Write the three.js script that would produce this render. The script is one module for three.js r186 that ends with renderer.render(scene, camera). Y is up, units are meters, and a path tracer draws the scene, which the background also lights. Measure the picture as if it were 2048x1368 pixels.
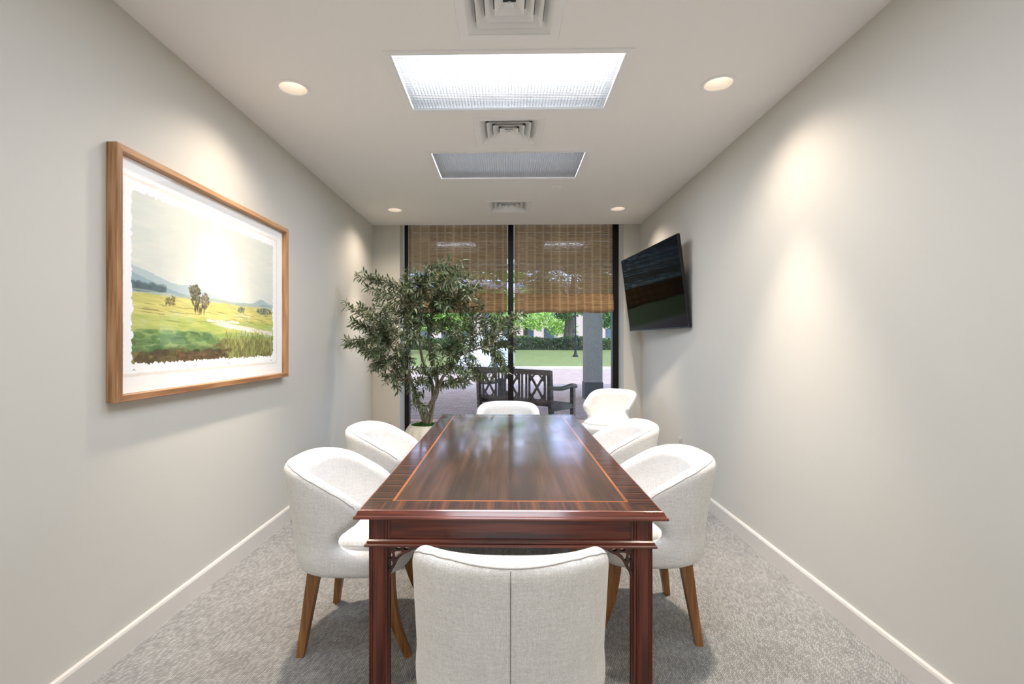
import * as THREE from 'three';
import { mergeGeometries, toCreasedNormals } from 'three/addons/utils/BufferGeometryUtils.js';
import { RoundedBoxGeometry } from 'three/addons/geometries/RoundedBoxGeometry.js';
import { RectAreaLightUniformsLib } from 'three/addons/lights/RectAreaLightUniformsLib.js';
import { Sky } from 'three/addons/objects/Sky.js';

// ---------------------------------------------------------------- camera, sky, sun, exposure
const scene = new THREE.Scene();
const EYE = 1.34, F = 960;
const camera = new THREE.PerspectiveCamera(2 * Math.atan(684 / F) * 180 / Math.PI, 2048 / 1368, 0.05, 400);
camera.position.set(0, EYE, 0);
camera.rotation.set(0, 0.0192, 0);
camera.setViewOffset(2048, 1368, 26.4, -0.6, 2048, 1368);
scene.add(camera);

const renderer = new THREE.WebGLRenderer({ antialias: true });
renderer.toneMapping = THREE.LinearToneMapping;
renderer.toneMappingExposure = 1.72;
renderer.shadowMap.enabled = true;
RectAreaLightUniformsLib.init();

const sunDir = new THREE.Vector3(0.5, 1.0, 0.12).normalize();
const sky = new Sky();
sky.name = 'sky';
sky.scale.setScalar(380);
sky.material.uniforms.sunPosition.value.copy(sunDir);
sky.material.uniforms.turbidity.value = 4;
sky.material.uniforms.rayleigh.value = 0.9;
sky.material.uniforms.cloudCoverage.value = 0.78;
sky.material.uniforms.cloudDensity.value = 0.6;
scene.backgroundIntensity = 0.5;
scene.add(sky);
const sun = new THREE.DirectionalLight(0xfff2dc, 2.6);
sun.name = 'sun';
sun.position.copy(sunDir).multiplyScalar(60);
sun.target.position.set(0, 0, -25);
sun.castShadow = true;
Object.assign(sun.shadow.camera, { left: -45, right: 45, top: 45, bottom: -45, near: 1, far: 160 });
scene.add(sun, sun.target);

const TROFFER = 6.9, DOWN_CORE = 10.5, DOWN_WIDE = 2.2;         // lamp strengths

// ---------------------------------------------------------------- helpers
let seedState = 12345;
const rnd = () => { seedState = (seedState + 0x6d2b79f5) | 0; let t = Math.imul(seedState ^ (seedState >>> 15), 1 | seedState); t = (t + Math.imul(t ^ (t >>> 7), 61 | t)) ^ t; return ((t ^ (t >>> 14)) >>> 0) / 4294967296; };
const rr = (a, b) => a + (b - a) * rnd();
const V = (x, y, z) => new THREE.Vector3(x, y, z);
const clamp = (x, a, b) => Math.min(b, Math.max(a, x));
const lerp = (a, b, t) => a + (b - a) * t;
const sstep = (a, b, x) => { const t = clamp((x - a) / (b - a), 0, 1); return t * t * (3 - 2 * t); };

const taken = {};
function numbered(name) { const n = taken[name] = (taken[name] ?? -1) + 1; return n ? name + '_' + String(n).padStart(3, '0') : name; }
function tag(o, label, category, group, kind) {
  o.userData.label = label;
  if (category) o.userData.category = category;
  if (group) o.userData.group = group;
  if (kind) o.userData.kind = kind;
  return o;
}
function thing(name, label, category, pos = [0, 0, 0], turn = 0, group) {
  const g = new THREE.Group(); g.name = numbered(name); g.position.set(...pos); g.rotation.y = turn; scene.add(g);
  return tag(g, label, category, group);
}
function part(name, geo, mat, parent) {
  const m = new THREE.Mesh(geo, mat); m.name = name; m.castShadow = m.receiveShadow = true; parent.add(m); return m;
}
function solo(name, geo, mat, label, category, group, kind) {
  const m = part(numbered(name), geo, mat, scene); return tag(m, label, category, group, kind);
}
function struct(name, geo, mat, label) { const m = part(name, geo, mat, scene); return tag(m, label, undefined, undefined, 'structure'); }
function structGroup(name, label) { const g = new THREE.Group(); g.name = name; scene.add(g); return tag(g, label, undefined, undefined, 'structure'); }

const ni = (g) => { const r = g.index ? g.toNonIndexed() : g; return r; };
const plainAttrs = (g) => { for (const k of Object.keys(g.attributes)) if (!['position', 'normal', 'uv'].includes(k)) g.deleteAttribute(k); return g; };
const merge = (list) => mergeGeometries(list.map((g) => plainAttrs(ni(g))));
// uv in metres: v runs along the grain axis
function uvBox(g, grain = 'y') {
  g = ni(g);
  const p = g.attributes.position, n = g.attributes.normal, uv = new Float32Array(p.count * 2), ax = { x: 0, y: 1, z: 2 }, gi = ax[grain];
  for (let i = 0; i < p.count; i += 3) {
    const nn = [0, 1, 2].map((c) => Math.abs(n.getComponent(i, c) + n.getComponent(i + 1, c) + n.getComponent(i + 2, c)));
    const k = nn.indexOf(Math.max(...nn)), rest = [0, 1, 2].filter((c) => c !== k);
    let vAx = rest.includes(gi) ? gi : rest[1], uAx = rest.find((c) => c !== vAx);
    for (let j = i; j < i + 3; j++) { uv[j * 2] = p.getComponent(j, uAx) + 0.37 * k; uv[j * 2 + 1] = p.getComponent(j, vAx); }
  }
  g.setAttribute('uv', new THREE.BufferAttribute(uv, 2));
  return g;
}
function box(x0, x1, y0, y1, z0, z1, grain) {
  const g = new THREE.BoxGeometry(x1 - x0, y1 - y0, z1 - z0); g.translate((x0 + x1) / 2, (y0 + y1) / 2, (z0 + z1) / 2); return uvBox(g, grain ?? 'y');
}
function rbox(w, h, d, r, x, y, z, grain, seg = 2) {
  const g = new RoundedBoxGeometry(w, h, d, seg, r); g.translate(x, y, z); return uvBox(g, grain ?? 'y');
}
function fromTris(pos, uv) {
  const g = new THREE.BufferGeometry(); g.setAttribute('position', new THREE.Float32BufferAttribute(pos, 3));
  g.setAttribute('uv', new THREE.Float32BufferAttribute(uv ?? new Array(pos.length / 3 * 2).fill(0), 2));
  g.computeVertexNormals(); return g;
}
// profile [[out, y], ...] swept round a rectangle with mitred corners
function rectSweep(profile, hx, hz, crease = 0.6) {
  const pos = [], c = [[1, 1], [1, -1], [-1, -1], [-1, 1]];
  const P = (k, [o, y]) => [c[k][0] * (hx + o), y, c[k][1] * (hz + o)];
  for (let k = 0; k < 4; k++) for (let i = 0; i + 1 < profile.length; i++) {
    const a = P(k, profile[i]), b = P((k + 1) % 4, profile[i]), d = P((k + 1) % 4, profile[i + 1]), e = P(k, profile[i + 1]);
    pos.push(...a, ...b, ...d, ...a, ...d, ...e);
  }
  return uvBox(toCreasedNormals(fromTris(pos), crease), 'x');
}
// four mitred frame members in the xy plane; profile is a closed loop of [inward, depth]
function frameMembers(w, h, profile) {
  const out = [], sh = profile.map(([a, b]) => new THREE.Vector2(a, b)), caps = THREE.ShapeUtils.triangulateShape(sh, []);
  for (let s = 0; s < 4; s++) {
    const hor = s % 2 === 0, L = (hor ? w : h) / 2, H = (hor ? h : w) / 2, pos = [];
    const P = (e, [a, b]) => { const u = e * (L - a), v = H - a; return s === 0 ? [u, v, b] : s === 1 ? [v, -u, b] : s === 2 ? [-u, -v, b] : [-v, u, b]; };
    for (let i = 0; i < profile.length; i++) {
      const p = profile[i], q = profile[(i + 1) % profile.length];
      const a = P(-1, p), b = P(1, p), c = P(1, q), d = P(-1, q);
      pos.push(...a, ...b, ...c, ...a, ...c, ...d);
    }
    for (const [i, j, k] of caps) { pos.push(...P(1, profile[i]), ...P(1, profile[j]), ...P(1, profile[k])); pos.push(...P(-1, profile[i]), ...P(-1, profile[k]), ...P(-1, profile[j])); }
    out.push(uvBox(fromTris(pos), hor ? 'x' : 'y'));
  }
  return out;
}
function tube(pts, r, seg = 6, n) { return new THREE.TubeGeometry(new THREE.CatmullRomCurve3(pts), n ?? Math.max(4, pts.length * 4), r, seg, false); }
// tapering tube along points
function taperTube(pts, r0, r1, seg = 7, n = 12, pow = 1) {
  const curve = new THREE.CatmullRomCurve3(pts), g = new THREE.TubeGeometry(curve, n, 1, seg, false), p = g.attributes.position;
  const len = curve.getLength(), uv = g.attributes.uv;
  for (let i = 0; i <= n; i++) {
    const c = curve.getPointAt(i / n), r = lerp(r0, r1, Math.pow(i / n, pow));
    for (let j = 0; j <= seg; j++) { const k = i * (seg + 1) + j; uv.setXY(k, j / seg * 6.283 * r0, i / n * len); p.setXYZ(k, c.x + (p.getX(k) - c.x) * r, c.y + (p.getY(k) - c.y) * r, c.z + (p.getZ(k) - c.z) * r); }
  }
  return g;
}
// naive surface nets of a signed distance field; uvOf(x, y, z, n) gives uv in metres, wrap is the period of u
function surfaceNets(sdf, lo, hi, h, uvOf, wrap = 0) {
  const nx = Math.ceil((hi[0] - lo[0]) / h) + 1, ny = Math.ceil((hi[1] - lo[1]) / h) + 1, nz = Math.ceil((hi[2] - lo[2]) / h) + 1;
  const D = new Float32Array(nx * ny * nz), id = (i, j, k) => i + nx * (j + ny * k);
  for (let k = 0; k < nz; k++) for (let j = 0; j < ny; j++) for (let i = 0; i < nx; i++) D[id(i, j, k)] = sdf(lo[0] + i * h, lo[1] + j * h, lo[2] + k * h);
  const cell = new Int32Array(nx * ny * nz).fill(-1), P = [];
  for (let k = 0; k < nz - 1; k++) for (let j = 0; j < ny - 1; j++) for (let i = 0; i < nx - 1; i++) {
    let n = 0, sx = 0, sy = 0, sz = 0;
    const edge = (a, b, c, d, e, f) => {
      const u = D[id(i + a, j + b, k + c)], v = D[id(i + d, j + e, k + f)];
      if ((u < 0) === (v < 0)) return;
      const t = u / (u - v); n++; sx += a + (d - a) * t; sy += b + (e - b) * t; sz += c + (f - c) * t;
    };
    for (const b of [0, 1]) for (const c of [0, 1]) { edge(0, b, c, 1, b, c); edge(b, 0, c, b, 1, c); edge(b, c, 0, b, c, 1); }
    if (n) { cell[id(i, j, k)] = P.length / 3; P.push(lo[0] + (i + sx / n) * h, lo[1] + (j + sy / n) * h, lo[2] + (k + sz / n) * h); }
  }
  const idx = [], quad = (a, b, c, d, flip) => { if (flip) idx.push(a, c, b, a, d, c); else idx.push(a, b, c, a, c, d); };
  for (let k = 1; k < nz - 1; k++) for (let j = 1; j < ny - 1; j++) for (let i = 1; i < nx - 1; i++) {
    const s = D[id(i, j, k)] < 0;
    if (s !== (D[id(i + 1, j, k)] < 0)) quad(cell[id(i, j - 1, k - 1)], cell[id(i, j, k - 1)], cell[id(i, j, k)], cell[id(i, j - 1, k)], !s);
    if (s !== (D[id(i, j + 1, k)] < 0)) quad(cell[id(i - 1, j, k - 1)], cell[id(i - 1, j, k)], cell[id(i, j, k)], cell[id(i, j, k - 1)], !s);
    if (s !== (D[id(i, j, k + 1)] < 0)) quad(cell[id(i - 1, j - 1, k)], cell[id(i, j - 1, k)], cell[id(i, j, k)], cell[id(i - 1, j, k)], !s);
  }
  const N = [], U = [], e = h * 0.4;
  for (let i = 0; i < P.length; i += 3) {
    let [x, y, z] = [P[i], P[i + 1], P[i + 2]];
    const g = V(sdf(x + e, y, z) - sdf(x - e, y, z), sdf(x, y + e, z) - sdf(x, y - e, z), sdf(x, y, z + e) - sdf(x, y, z - e)).normalize();
    const d = sdf(x, y, z); P[i] = x -= g.x * d * 0.7; P[i + 1] = y -= g.y * d * 0.7; P[i + 2] = z -= g.z * d * 0.7;
    N.push(g.x, g.y, g.z); U.push(...uvOf(x, y, z, g));
  }
  if (wrap) for (let t = 0; t < idx.length; t += 3) {
    const us = [0, 1, 2].map((q) => U[idx[t + q] * 2]), mx = Math.max(...us);
    for (let q = 0; q < 3; q++) if (mx - us[q] > wrap / 2) { const a = idx[t + q], b = P.length / 3; P.push(P[a * 3], P[a * 3 + 1], P[a * 3 + 2]); N.push(N[a * 3], N[a * 3 + 1], N[a * 3 + 2]); U.push(us[q] + wrap, U[a * 2 + 1]); idx[t + q] = b; }
  }
  const g = new THREE.BufferGeometry();
  g.setAttribute('position', new THREE.Float32BufferAttribute(P, 3)); g.setAttribute('normal', new THREE.Float32BufferAttribute(N, 3)); g.setAttribute('uv', new THREE.Float32BufferAttribute(U, 2)); g.setIndex(idx);
  return g;
}
const smax = (a, b, k) => { const h = Math.max(k - Math.abs(a - b), 0) / k; return Math.max(a, b) + h * h * k * 0.25; };
const smin = (a, b, k) => -smax(-a, -b, k);

// ---------------------------------------------------------------- textures
const hash = (x, y, s) => { let h = Math.imul(x | 0, 374761393) + Math.imul(y | 0, 668265263) + Math.imul(s | 0, 2147483647 ^ 0x5bd1e995); h = Math.imul(h ^ (h >>> 13), 1274126177); return ((h ^ (h >>> 16)) >>> 0) / 4294967296; };
const vnoise = (x, y, px, py, s) => {     // tiles with periods px, py
  const ix = Math.floor(x), iy = Math.floor(y), fx = x - ix, fy = y - iy, m = (a, b) => ((a % b) + b) % b, u = fx * fx * (3 - 2 * fx), v = fy * fy * (3 - 2 * fy);
  const h = (a, b) => hash(m(a, px), m(b, py), s);
  return lerp(lerp(h(ix, iy), h(ix + 1, iy), u), lerp(h(ix, iy + 1), h(ix + 1, iy + 1), u), v);
};
const fbm = (u, v, fx, fy, s, oct = 4) => { let a = 0, w = 0.5, t = 0; for (let o = 0; o < oct; o++) { a += w * vnoise(u * fx, v * fy, fx, fy, s + o); t += w; w *= 0.55; fx *= 2; fy *= 2; } return a / t; };
function tex(w, h, fn, srgb, metres, metresV) {
  const d = new Uint8Array(w * h * 4);
  for (let y = 0; y < h; y++) for (let x = 0; x < w; x++) { const c = fn(x / w, y / h, x, y), k = (y * w + x) * 4; const [r, g, b, a] = typeof c === 'number' ? [c, c, c, 255] : c; d[k] = clamp(r, 0, 255); d[k + 1] = clamp(g, 0, 255); d[k + 2] = clamp(b, 0, 255); d[k + 3] = a ?? 255; }
  const t = new THREE.DataTexture(d, w, h); t.wrapS = t.wrapT = THREE.RepeatWrapping; t.magFilter = THREE.LinearFilter; t.minFilter = THREE.LinearMipmapLinearFilter; t.generateMipmaps = true;
  if (srgb) t.colorSpace = THREE.SRGBColorSpace;
  if (metres) t.repeat.set(1 / metres, 1 / (metresV ?? metres));
  t.needsUpdate = true; return t;
}
const mix3 = (a, b, t) => [lerp(a[0], b[0], t), lerp(a[1], b[1], t), lerp(a[2], b[2], t)];
function woodTex(dark, mid, light, seed, metres, metresV, stripes = 26, figure = 0.5) {
  return tex(512, 512, (u, v) => {
    const warp = (fbm(u, v, 4, 2, seed + 9, 3) - 0.5) * 0.09;
    const s = fbm(u + warp, v, stripes, 2, seed, 4), f = fbm(u, v, 180, 6, seed + 5, 2), b = fbm(u, v, 5, 3, seed + 20, 3);
    let t = clamp((s - 0.5) * 2.0 + 0.5 + (f - 0.5) * 0.6 + (b - 0.5) * figure, 0, 1);
    return t < 0.5 ? mix3(dark, mid, t * 2) : mix3(mid, light, t * 2 - 1);
  }, true, metres, metresV);
}
const std = (o) => new THREE.MeshStandardMaterial(o), phys = (o) => new THREE.MeshPhysicalMaterial(o);

const paintBump = tex(256, 256, (u, v) => 255 * fbm(u, v, 60, 60, 3, 3), false, 0.4);
const carpetPattern = (u, v, x, y) => {           // rows of short slanted loops
  const row = Math.floor(x / 8), q = (y + x * 1.5) / 16, seg = Math.floor(q + hash(row, 0, 7) * 9), m = 64;
  const tone = hash(row, ((seg % m) + m) % m, 11), across = (x % 8) / 8, along = q + hash(row, 0, 7) * 9 - seg;
  const loop = Math.sin(Math.PI * clamp(across * 1.1, 0, 1)) * Math.pow(Math.sin(Math.PI * clamp(along, 0, 1)), 0.5);
  return [tone, loop];
};
const carpetMap = tex(1024, 1024, (u, v, x, y) => {
  const [t, l] = carpetPattern(u, v, x, y), c = fbm(u, v, 9, 9, 31, 3), k = clamp(t * 0.8 + (c - 0.5) * 0.35 + 0.1, 0, 1);
  const base = mix3([152, 152, 150], [208, 208, 205], k), sh = 0.68 + 0.32 * l;
  return [base[0] * sh, base[1] * sh, base[2] * sh];
}, true, 0.95);
const carpetBump = tex(1024, 1024, (u, v, x, y) => { const [t, l] = carpetPattern(u, v, x, y); return 255 * l * (0.6 + 0.4 * t); }, false, 0.95);
const fabricFn = (u, v, x, y) => {
  const a = hash(Math.floor(x / 3), Math.floor(y / 9), 3), b = hash(Math.floor(x / 9), Math.floor(y / 3), 4), over = (Math.floor(x / 3) + Math.floor(y / 3)) % 2;
  const slub = fbm(u, v, 10, 90, 8, 2) * 0.5 + fbm(u, v, 90, 10, 9, 2) * 0.5;
  return (over ? a : b) * 0.5 + slub * 0.5;
};
const fabricMap = tex(513, 513, (u, v, x, y) => { const t = fabricFn(u, v, x, y); return mix3([212, 211, 208], [252, 252, 250], clamp(t * 1.35 - 0.12, 0, 1)); }, true, 0.26);
const fabricBump = tex(513, 513, (u, v, x, y) => 255 * fabricFn(u, v, x, y), false, 0.26);

const M = {};
M.wall = std({ color: 0xccc9c0, roughness: 0.75, bumpMap: paintBump, bumpScale: 0.00015 });
M.ceil = std({ color: 0xf3f2f0, roughness: 0.9, bumpMap: paintBump, bumpScale: 0.00012 });
M.trim = std({ color: 0xd3cec6, roughness: 0.35 });
M.white = std({ color: 0xeeefee, roughness: 0.45 });
M.whiteMetal = std({ color: 0xf3f4f4, roughness: 0.35 });
M.plenum = std({ color: 0xa3a6a8, roughness: 0.5, metalness: 0.6 });
M.carpet = std({ map: carpetMap, bumpMap: carpetBump, bumpScale: 0.003, roughness: 1 });
M.fabric = phys({ map: fabricMap, bumpMap: fabricBump, bumpScale: 0.0012, roughness: 0.95, sheen: 0.3, sheenColor: new THREE.Color(1, 1, 1), sheenRoughness: 0.6 });
M.piping = std({ color: 0xb9b6b1, roughness: 0.95 });
M.seam = std({ color: 0x8b8985, roughness: 1 });
M.oak = phys({ map: woodTex([104, 66, 30], [142, 95, 47], [170, 120, 66], 41, 0.16, 0.7, 10, 0.4), roughness: 0.45, clearcoat: 0.2, clearcoatRoughness: 0.4 });
M.frameOak = std({ map: woodTex([134, 92, 58], [172, 126, 84], [196, 154, 112], 61, 0.12, 0.6, 12, 0.5), roughness: 0.5 });
M.mahogany = phys({ map: woodTex([46, 16, 9], [88, 33, 17], [118, 51, 27], 71, 0.35, 0.9, 16, 0.7), roughness: 0.4, clearcoat: 0.5, clearcoatRoughness: 0.16 });
M.mahoganyEdge = phys({ map: woodTex([92, 35, 18], [140, 59, 29], [172, 84, 45], 81, 0.3, 0.8, 14, 0.4), roughness: 0.3, clearcoat: 0.9, clearcoatRoughness: 0.12 });
const smear = tex(512, 512, (u, v) => 255 * clamp(0.05 + 0.15 * fbm(u, v, 5, 5, 90, 3) + 0.05 * fbm(u, v, 60, 60, 95, 2), 0, 1), false, 1.1);
M.veneer = phys({ map: woodTex([62, 40, 28], [86, 57, 40], [110, 75, 53], 101, 0.55, 1.5, 14, 0.8), roughness: 0.4, clearcoat: 1, clearcoatRoughness: 1, clearcoatRoughnessMap: smear });
M.crossband = phys({ map: woodTex([40, 20, 12], [86, 44, 24], [134, 76, 40], 121, 0.16, 0.9, 12, 0.6), roughness: 0.4, clearcoat: 1, clearcoatRoughness: 1, clearcoatRoughnessMap: smear });
M.inlay = phys({ map: woodTex([170, 94, 46], [196, 114, 60], [214, 136, 78], 131, 0.2, 0.8, 8, 0.3), roughness: 0.35, clearcoat: 1, clearcoatRoughness: 0.16 });
M.bronze = std({ color: 0x1c1716, roughness: 0.45, metalness: 0.4 });
M.glass = phys({ color: 0xffffff, transmission: 1, roughness: 0, thickness: 0, ior: 1.5 });
M.tvGlass = phys({ color: 0x020202, roughness: 0.08, ior: 1.12 });
M.tvBody = std({ color: 0x0c0c0d, roughness: 0.5 });
M.steel = std({ color: 0x56585a, roughness: 0.4, metalness: 0.8 });
M.silver = std({ color: 0xe2e3e4, roughness: 0.2, metalness: 1 });
M.outlet = std({ color: 0xc9c3b8, roughness: 0.4 });
M.slot = std({ color: 0x4c4640, roughness: 0.6 });

// ---------------------------------------------------------------- the room
const XL = -1.652, XR = 1.606, CEIL = 2.77, ZB = -5.84, ZW = -6.15, ZR = 2.3, TOP = 3.25;
const OL = -1.32, OR = 1.40;                                  // window opening
struct('floor', box(XL - 0.2, XR + 0.2, -0.12, 0, ZW - 0.14, ZR + 0.2, 'z'), M.carpet, 'grey and beige flecked loop-pile carpet across the room');
struct('wall_left', box(XL - 0.2, XL, 0, TOP, ZW - 0.14, ZR), M.wall, 'long greige wall with the framed landscape print');
struct('wall_right', box(XR, XR + 0.2, 0, TOP, ZW - 0.14, ZR), M.wall, 'long greige wall with the tilted television');
struct('wall_rear', box(XL - 0.2, XR + 0.2, 0, TOP, ZR, ZR + 0.2), M.wall, 'greige wall facing the window');
{
  const back = structGroup('wall_back', 'greige piers and header around the full-height window');
  part('pier', box(XL, OL, 0, TOP, ZW - 0.14, ZB), M.wall, back);
  part('pier', box(OR, XR, 0, TOP, ZW - 0.14, ZB), M.wall, back);
  part('header', box(OL, OR, 3.02, TOP, ZW - 0.14, ZB), M.wall, back);
}
struct('roof', box(XL - 0.2, XR + 0.2, TOP, TOP + 0.15, ZW - 0.14, ZR + 0.2), M.wall, 'roof slab above the suspended ceiling');

const trofferSpots = [[0.0, -2.66], [0.0, -3.9], [0.0, -1.42], [0.0, 1.06]], ventSpots = [[0.006, -2.04], [0.006, -3.28], [0.006, -5.08]];
const downSpots = [[-1.21, -2.68], [1.165, -2.68], [-1.22, -5.16], [1.175, -5.16], [-1.21, -0.2], [1.165, -0.2]];
const TW = 0.595, TD = 0.295, VW = 0.2, DR = 0.082;            // half sizes of the openings
{
  const s = new THREE.Shape([[XL, -ZR], [XR, -ZR], [XR, -ZB], [XL, -ZB]].map(([x, y]) => new THREE.Vector2(x, y)));
  const rect = (x, z, a, b) => s.holes.push(new THREE.Path([[x - a, -z - b], [x - a, -z + b], [x + a, -z + b], [x + a, -z - b]].map(([p, q]) => new THREE.Vector2(p, q))));
  for (const [x, z] of trofferSpots) rect(x, z, TW, TD);
  for (const [x, z] of ventSpots) rect(x, z, VW, VW);
  for (const [x, z] of downSpots) s.holes.push(new THREE.Path().absarc(x, -z, DR, 0, Math.PI * 2, true));
  const g = new THREE.ExtrudeGeometry(s, { depth: 0.03, bevelEnabled: false, curveSegments: 28 });
  g.rotateX(-Math.PI / 2); g.translate(0, CEIL, 0);
  struct('ceiling', uvBox(g, 'z'), M.ceil, 'smooth off-white plaster ceiling');
}
// baseboards
const baseProfile = [[0, 0], [0.016, 0], [0.016, 0.096], [0.012, 0.106], [0.006, 0.11], [0, 0.11]];
function baseboard(name, x, sgn, z0, z1, label) {
  const sh = new THREE.Shape(baseProfile.map(([a, b]) => new THREE.Vector2(a * sgn, b))), g = new THREE.ExtrudeGeometry(sh, { depth: z1 - z0, bevelEnabled: false });
  g.translate(x, 0, z0); struct(name, g, M.trim, label);
}
baseboard('baseboard_left', XL, 1, ZB, ZR, 'painted baseboard under the framed landscape print');
baseboard('baseboard_right', XR, -1, ZB, ZR, 'painted baseboard under the television wall');
{
  const bb = structGroup('baseboard_back', 'painted baseboards on the two window piers');
  part('board', box(XL + 0.016, OL, 0, 0.11, ZB, ZB + 0.016), M.trim, bb);
  part('board', box(OR, XR - 0.016, 0, 0.11, ZB, ZB + 0.016), M.trim, bb);
}
// window
{
  const w = structGroup('window_1', 'full-height window in a dark bronze frame with one mullion');
  const fz0 = ZW - 0.06, fz1 = ZW + 0.04;
  part('jamb', box(OL, OL + 0.055, 0, 3.02, fz0, fz1), M.bronze, w);
  part('jamb', box(OR - 0.075, OR, 0, 3.02, fz0, fz1), M.bronze, w);
  part('mullion', box(0.0, 0.07, 0.07, 2.95, fz0, fz1), M.bronze, w);
  part('sill', box(OL + 0.055, OR - 0.075, 0, 0.07, fz0, fz1), M.bronze, w);
  part('head', box(OL + 0.055, OR - 0.075, 2.95, 3.02, fz0, fz1), M.bronze, w);
  for (const [a, b] of [[OL + 0.055, 0.0], [0.07, OR - 0.075]]) { const g = new THREE.PlaneGeometry(b - a, 2.88); g.translate((a + b) / 2, 1.51, ZW - 0.01); part('pane', g, M.glass, w); }
}

// ---------------------------------------------------------------- ceiling fittings
M.tubeGlow = std({ color: 0xffffff, emissive: 0xf4f7ff, emissiveIntensity: 6, roughness: 0.6 });
M.lampGlow = std({ color: 0xffffff, emissive: 0xfff3e4, emissiveIntensity: 2.4, roughness: 0.6 });
M.canWhite = std({ color: 0xe6e0d8, roughness: 0.35 });
function louverGeometry() {
  const pitch = 0.0186, list = [], y0 = 0.004, y1 = 0.017;
  const bar = (len, along) => {              // a blade that is thin at its lower edge and thick at the top, with curved sides
    const s = new THREE.Shape([[-0.0005, y0], [0.0005, y0], [0.0007, y0 + 0.004], [0.0016, y1], [-0.0016, y1], [-0.0007, y0 + 0.004]].map(([a, b]) => new THREE.Vector2(a, b)));
    const g = new THREE.ExtrudeGeometry(s, { depth: len, bevelEnabled: false }); g.translate(0, 0, -len / 2); if (along === 'x') g.rotateY(Math.PI / 2); return g;
  };
  const bx = bar(TW * 2 - 0.03, 'x'), bz = bar(TD * 2 - 0.03, 'z');
  for (let x = -TW + 0.02; x < TW - 0.015; x += pitch) list.push(bz.clone().translate(x, 0, 0));
  for (let z = -TD + 0.02; z < TD - 0.015; z += pitch) list.push(bx.clone().translate(0, 0, z));
  return merge(list);
}
const louver = louverGeometry();
function troffer(x, z, label) {
  const t = thing('ceiling_troffer', label, 'ceiling light', [x, CEIL, z], 0, 'recessed troffers in the ceiling');
  part('frame', rectSweep([[-0.004, 0.03], [-0.012, 0.004], [-0.012, -0.004], [0.0, -0.007], [0.022, -0.006], [0.024, -0.0005], [0.0, -0.0004]], TW, TD), M.whiteMetal, t);
  part('housing', merge([box(-TW, TW, 0.1, 0.11, -TD, TD), box(-TW, -TW + 0.004, 0.002, 0.1, -TD, TD), box(TW - 0.004, TW, 0.002, 0.1, -TD, TD), box(-TW, TW, 0.002, 0.1, -TD, -TD + 0.004), box(-TW, TW, 0.002, 0.1, TD - 0.004, TD)]), M.white, t);
  part('louver', louver, M.silver, t);
  for (const k of [-0.18, 0, 0.18]) { const g = new THREE.CylinderGeometry(0.013, 0.013, TW * 2 - 0.06, 12); g.rotateZ(Math.PI / 2); g.translate(0, 0.066, k); part('fluorescent_tube', g, M.tubeGlow, t); }
  const l = new THREE.RectAreaLight(0xebf2ff, TROFFER, TW * 2 - 0.06, TD * 2 - 0.06);
  l.name = 'troffer_light'; l.rotation.x = -Math.PI / 2; l.position.y = -0.01; t.add(l);
}
troffer(...trofferSpots[0], 'silver-louvered ceiling troffer between two air diffusers, glowing white');
troffer(...trofferSpots[1], 'silver-louvered ceiling troffer beside the small round cover disc');

troffer(...trofferSpots[2], 'silver-louvered ceiling troffer above the end chair with the back seam');
troffer(...trofferSpots[3], 'silver-louvered ceiling troffer behind the viewpoint');

function vent(x, z, label) {
  const t = thing('air_diffuser', label, 'vent', [x, CEIL, z], 0, 'square air diffusers in the ceiling');
  part('frame', rectSweep([[-0.012, 0.03], [-0.012, -0.002], [-0.006, -0.006], [0.03, -0.006], [0.033, -0.0005]], VW, VW), M.whiteMetal, t);
  part('plenum', merge([box(-VW, VW, 0.13, 0.14, -VW, VW), box(-VW, -VW + 0.003, 0.01, 0.13, -VW, VW), box(VW - 0.003, VW, 0.01, 0.13, -VW, VW), box(-VW, VW, 0.01, 0.13, -VW, -VW + 0.003), box(-VW, VW, 0.01, 0.13, VW - 0.003, VW)]), M.plenum, t);
  for (let k = 0; k < 4; k++) { const o = 0.188 - k * 0.042; part('louver_ring', rectSweep([[0, 0.0], [-0.032, 0.034], [-0.034, 0.034], [-0.034, 0.036], [-0.031, 0.036], [0.0018, 0.001], [0, 0]], o, o), M.whiteMetal, t); }
  part('core', rectSweep([[0, 0.0], [-0.0175, 0.02]], 0.0178, 0.0178), M.whiteMetal, t);
}
vent(...ventSpots[0], 'square white air diffuser next to the brightly glowing troffer only');
vent(...ventSpots[1], 'square white air diffuser between the two troffers');
vent(...ventSpots[2], 'square white air diffuser nearest the window blinds');

function downlight(x, z, label) {
  const t = thing('downlight', label, 'ceiling light', [x, CEIL, z], 0, 'recessed downlights along the walls');
  const lathe = (pts, seg = 36) => new THREE.LatheGeometry(pts.map(([a, b]) => new THREE.Vector2(a, b)), seg);
  part('trim_ring', lathe([[0.074, 0.0], [0.076, -0.004], [0.084, -0.006], [0.092, -0.004], [0.094, -0.0004]]), M.whiteMetal, t);
  part('reflector', lathe([[0.077, -0.002], [0.0745, 0.012], [0.066, 0.05], [0.055, 0.085]]), M.canWhite, t);
  part('lamp', lathe([[0.0, 0.072], [0.03, 0.073], [0.05, 0.079], [0.056, 0.086], [0.0, 0.088]]), M.lampGlow, t);
  for (const [nm, I, ang, pen] of [['core_beam', DOWN_CORE, 0.52, 0.9], ['wide_beam', DOWN_WIDE, 1.2, 1.0]]) {
    const l = new THREE.SpotLight(0xffedda, I * 1, 0, ang, pen, 2); l.name = 'downlight_' + nm; l.position.y = -0.012; l.target.position.set(0, -2, 0); l.castShadow = true; l.shadow.radius = 2.2; t.add(l, l.target);
  }
}
downlight(...downSpots[0], 'round recessed downlight above the framed landscape print');
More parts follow.
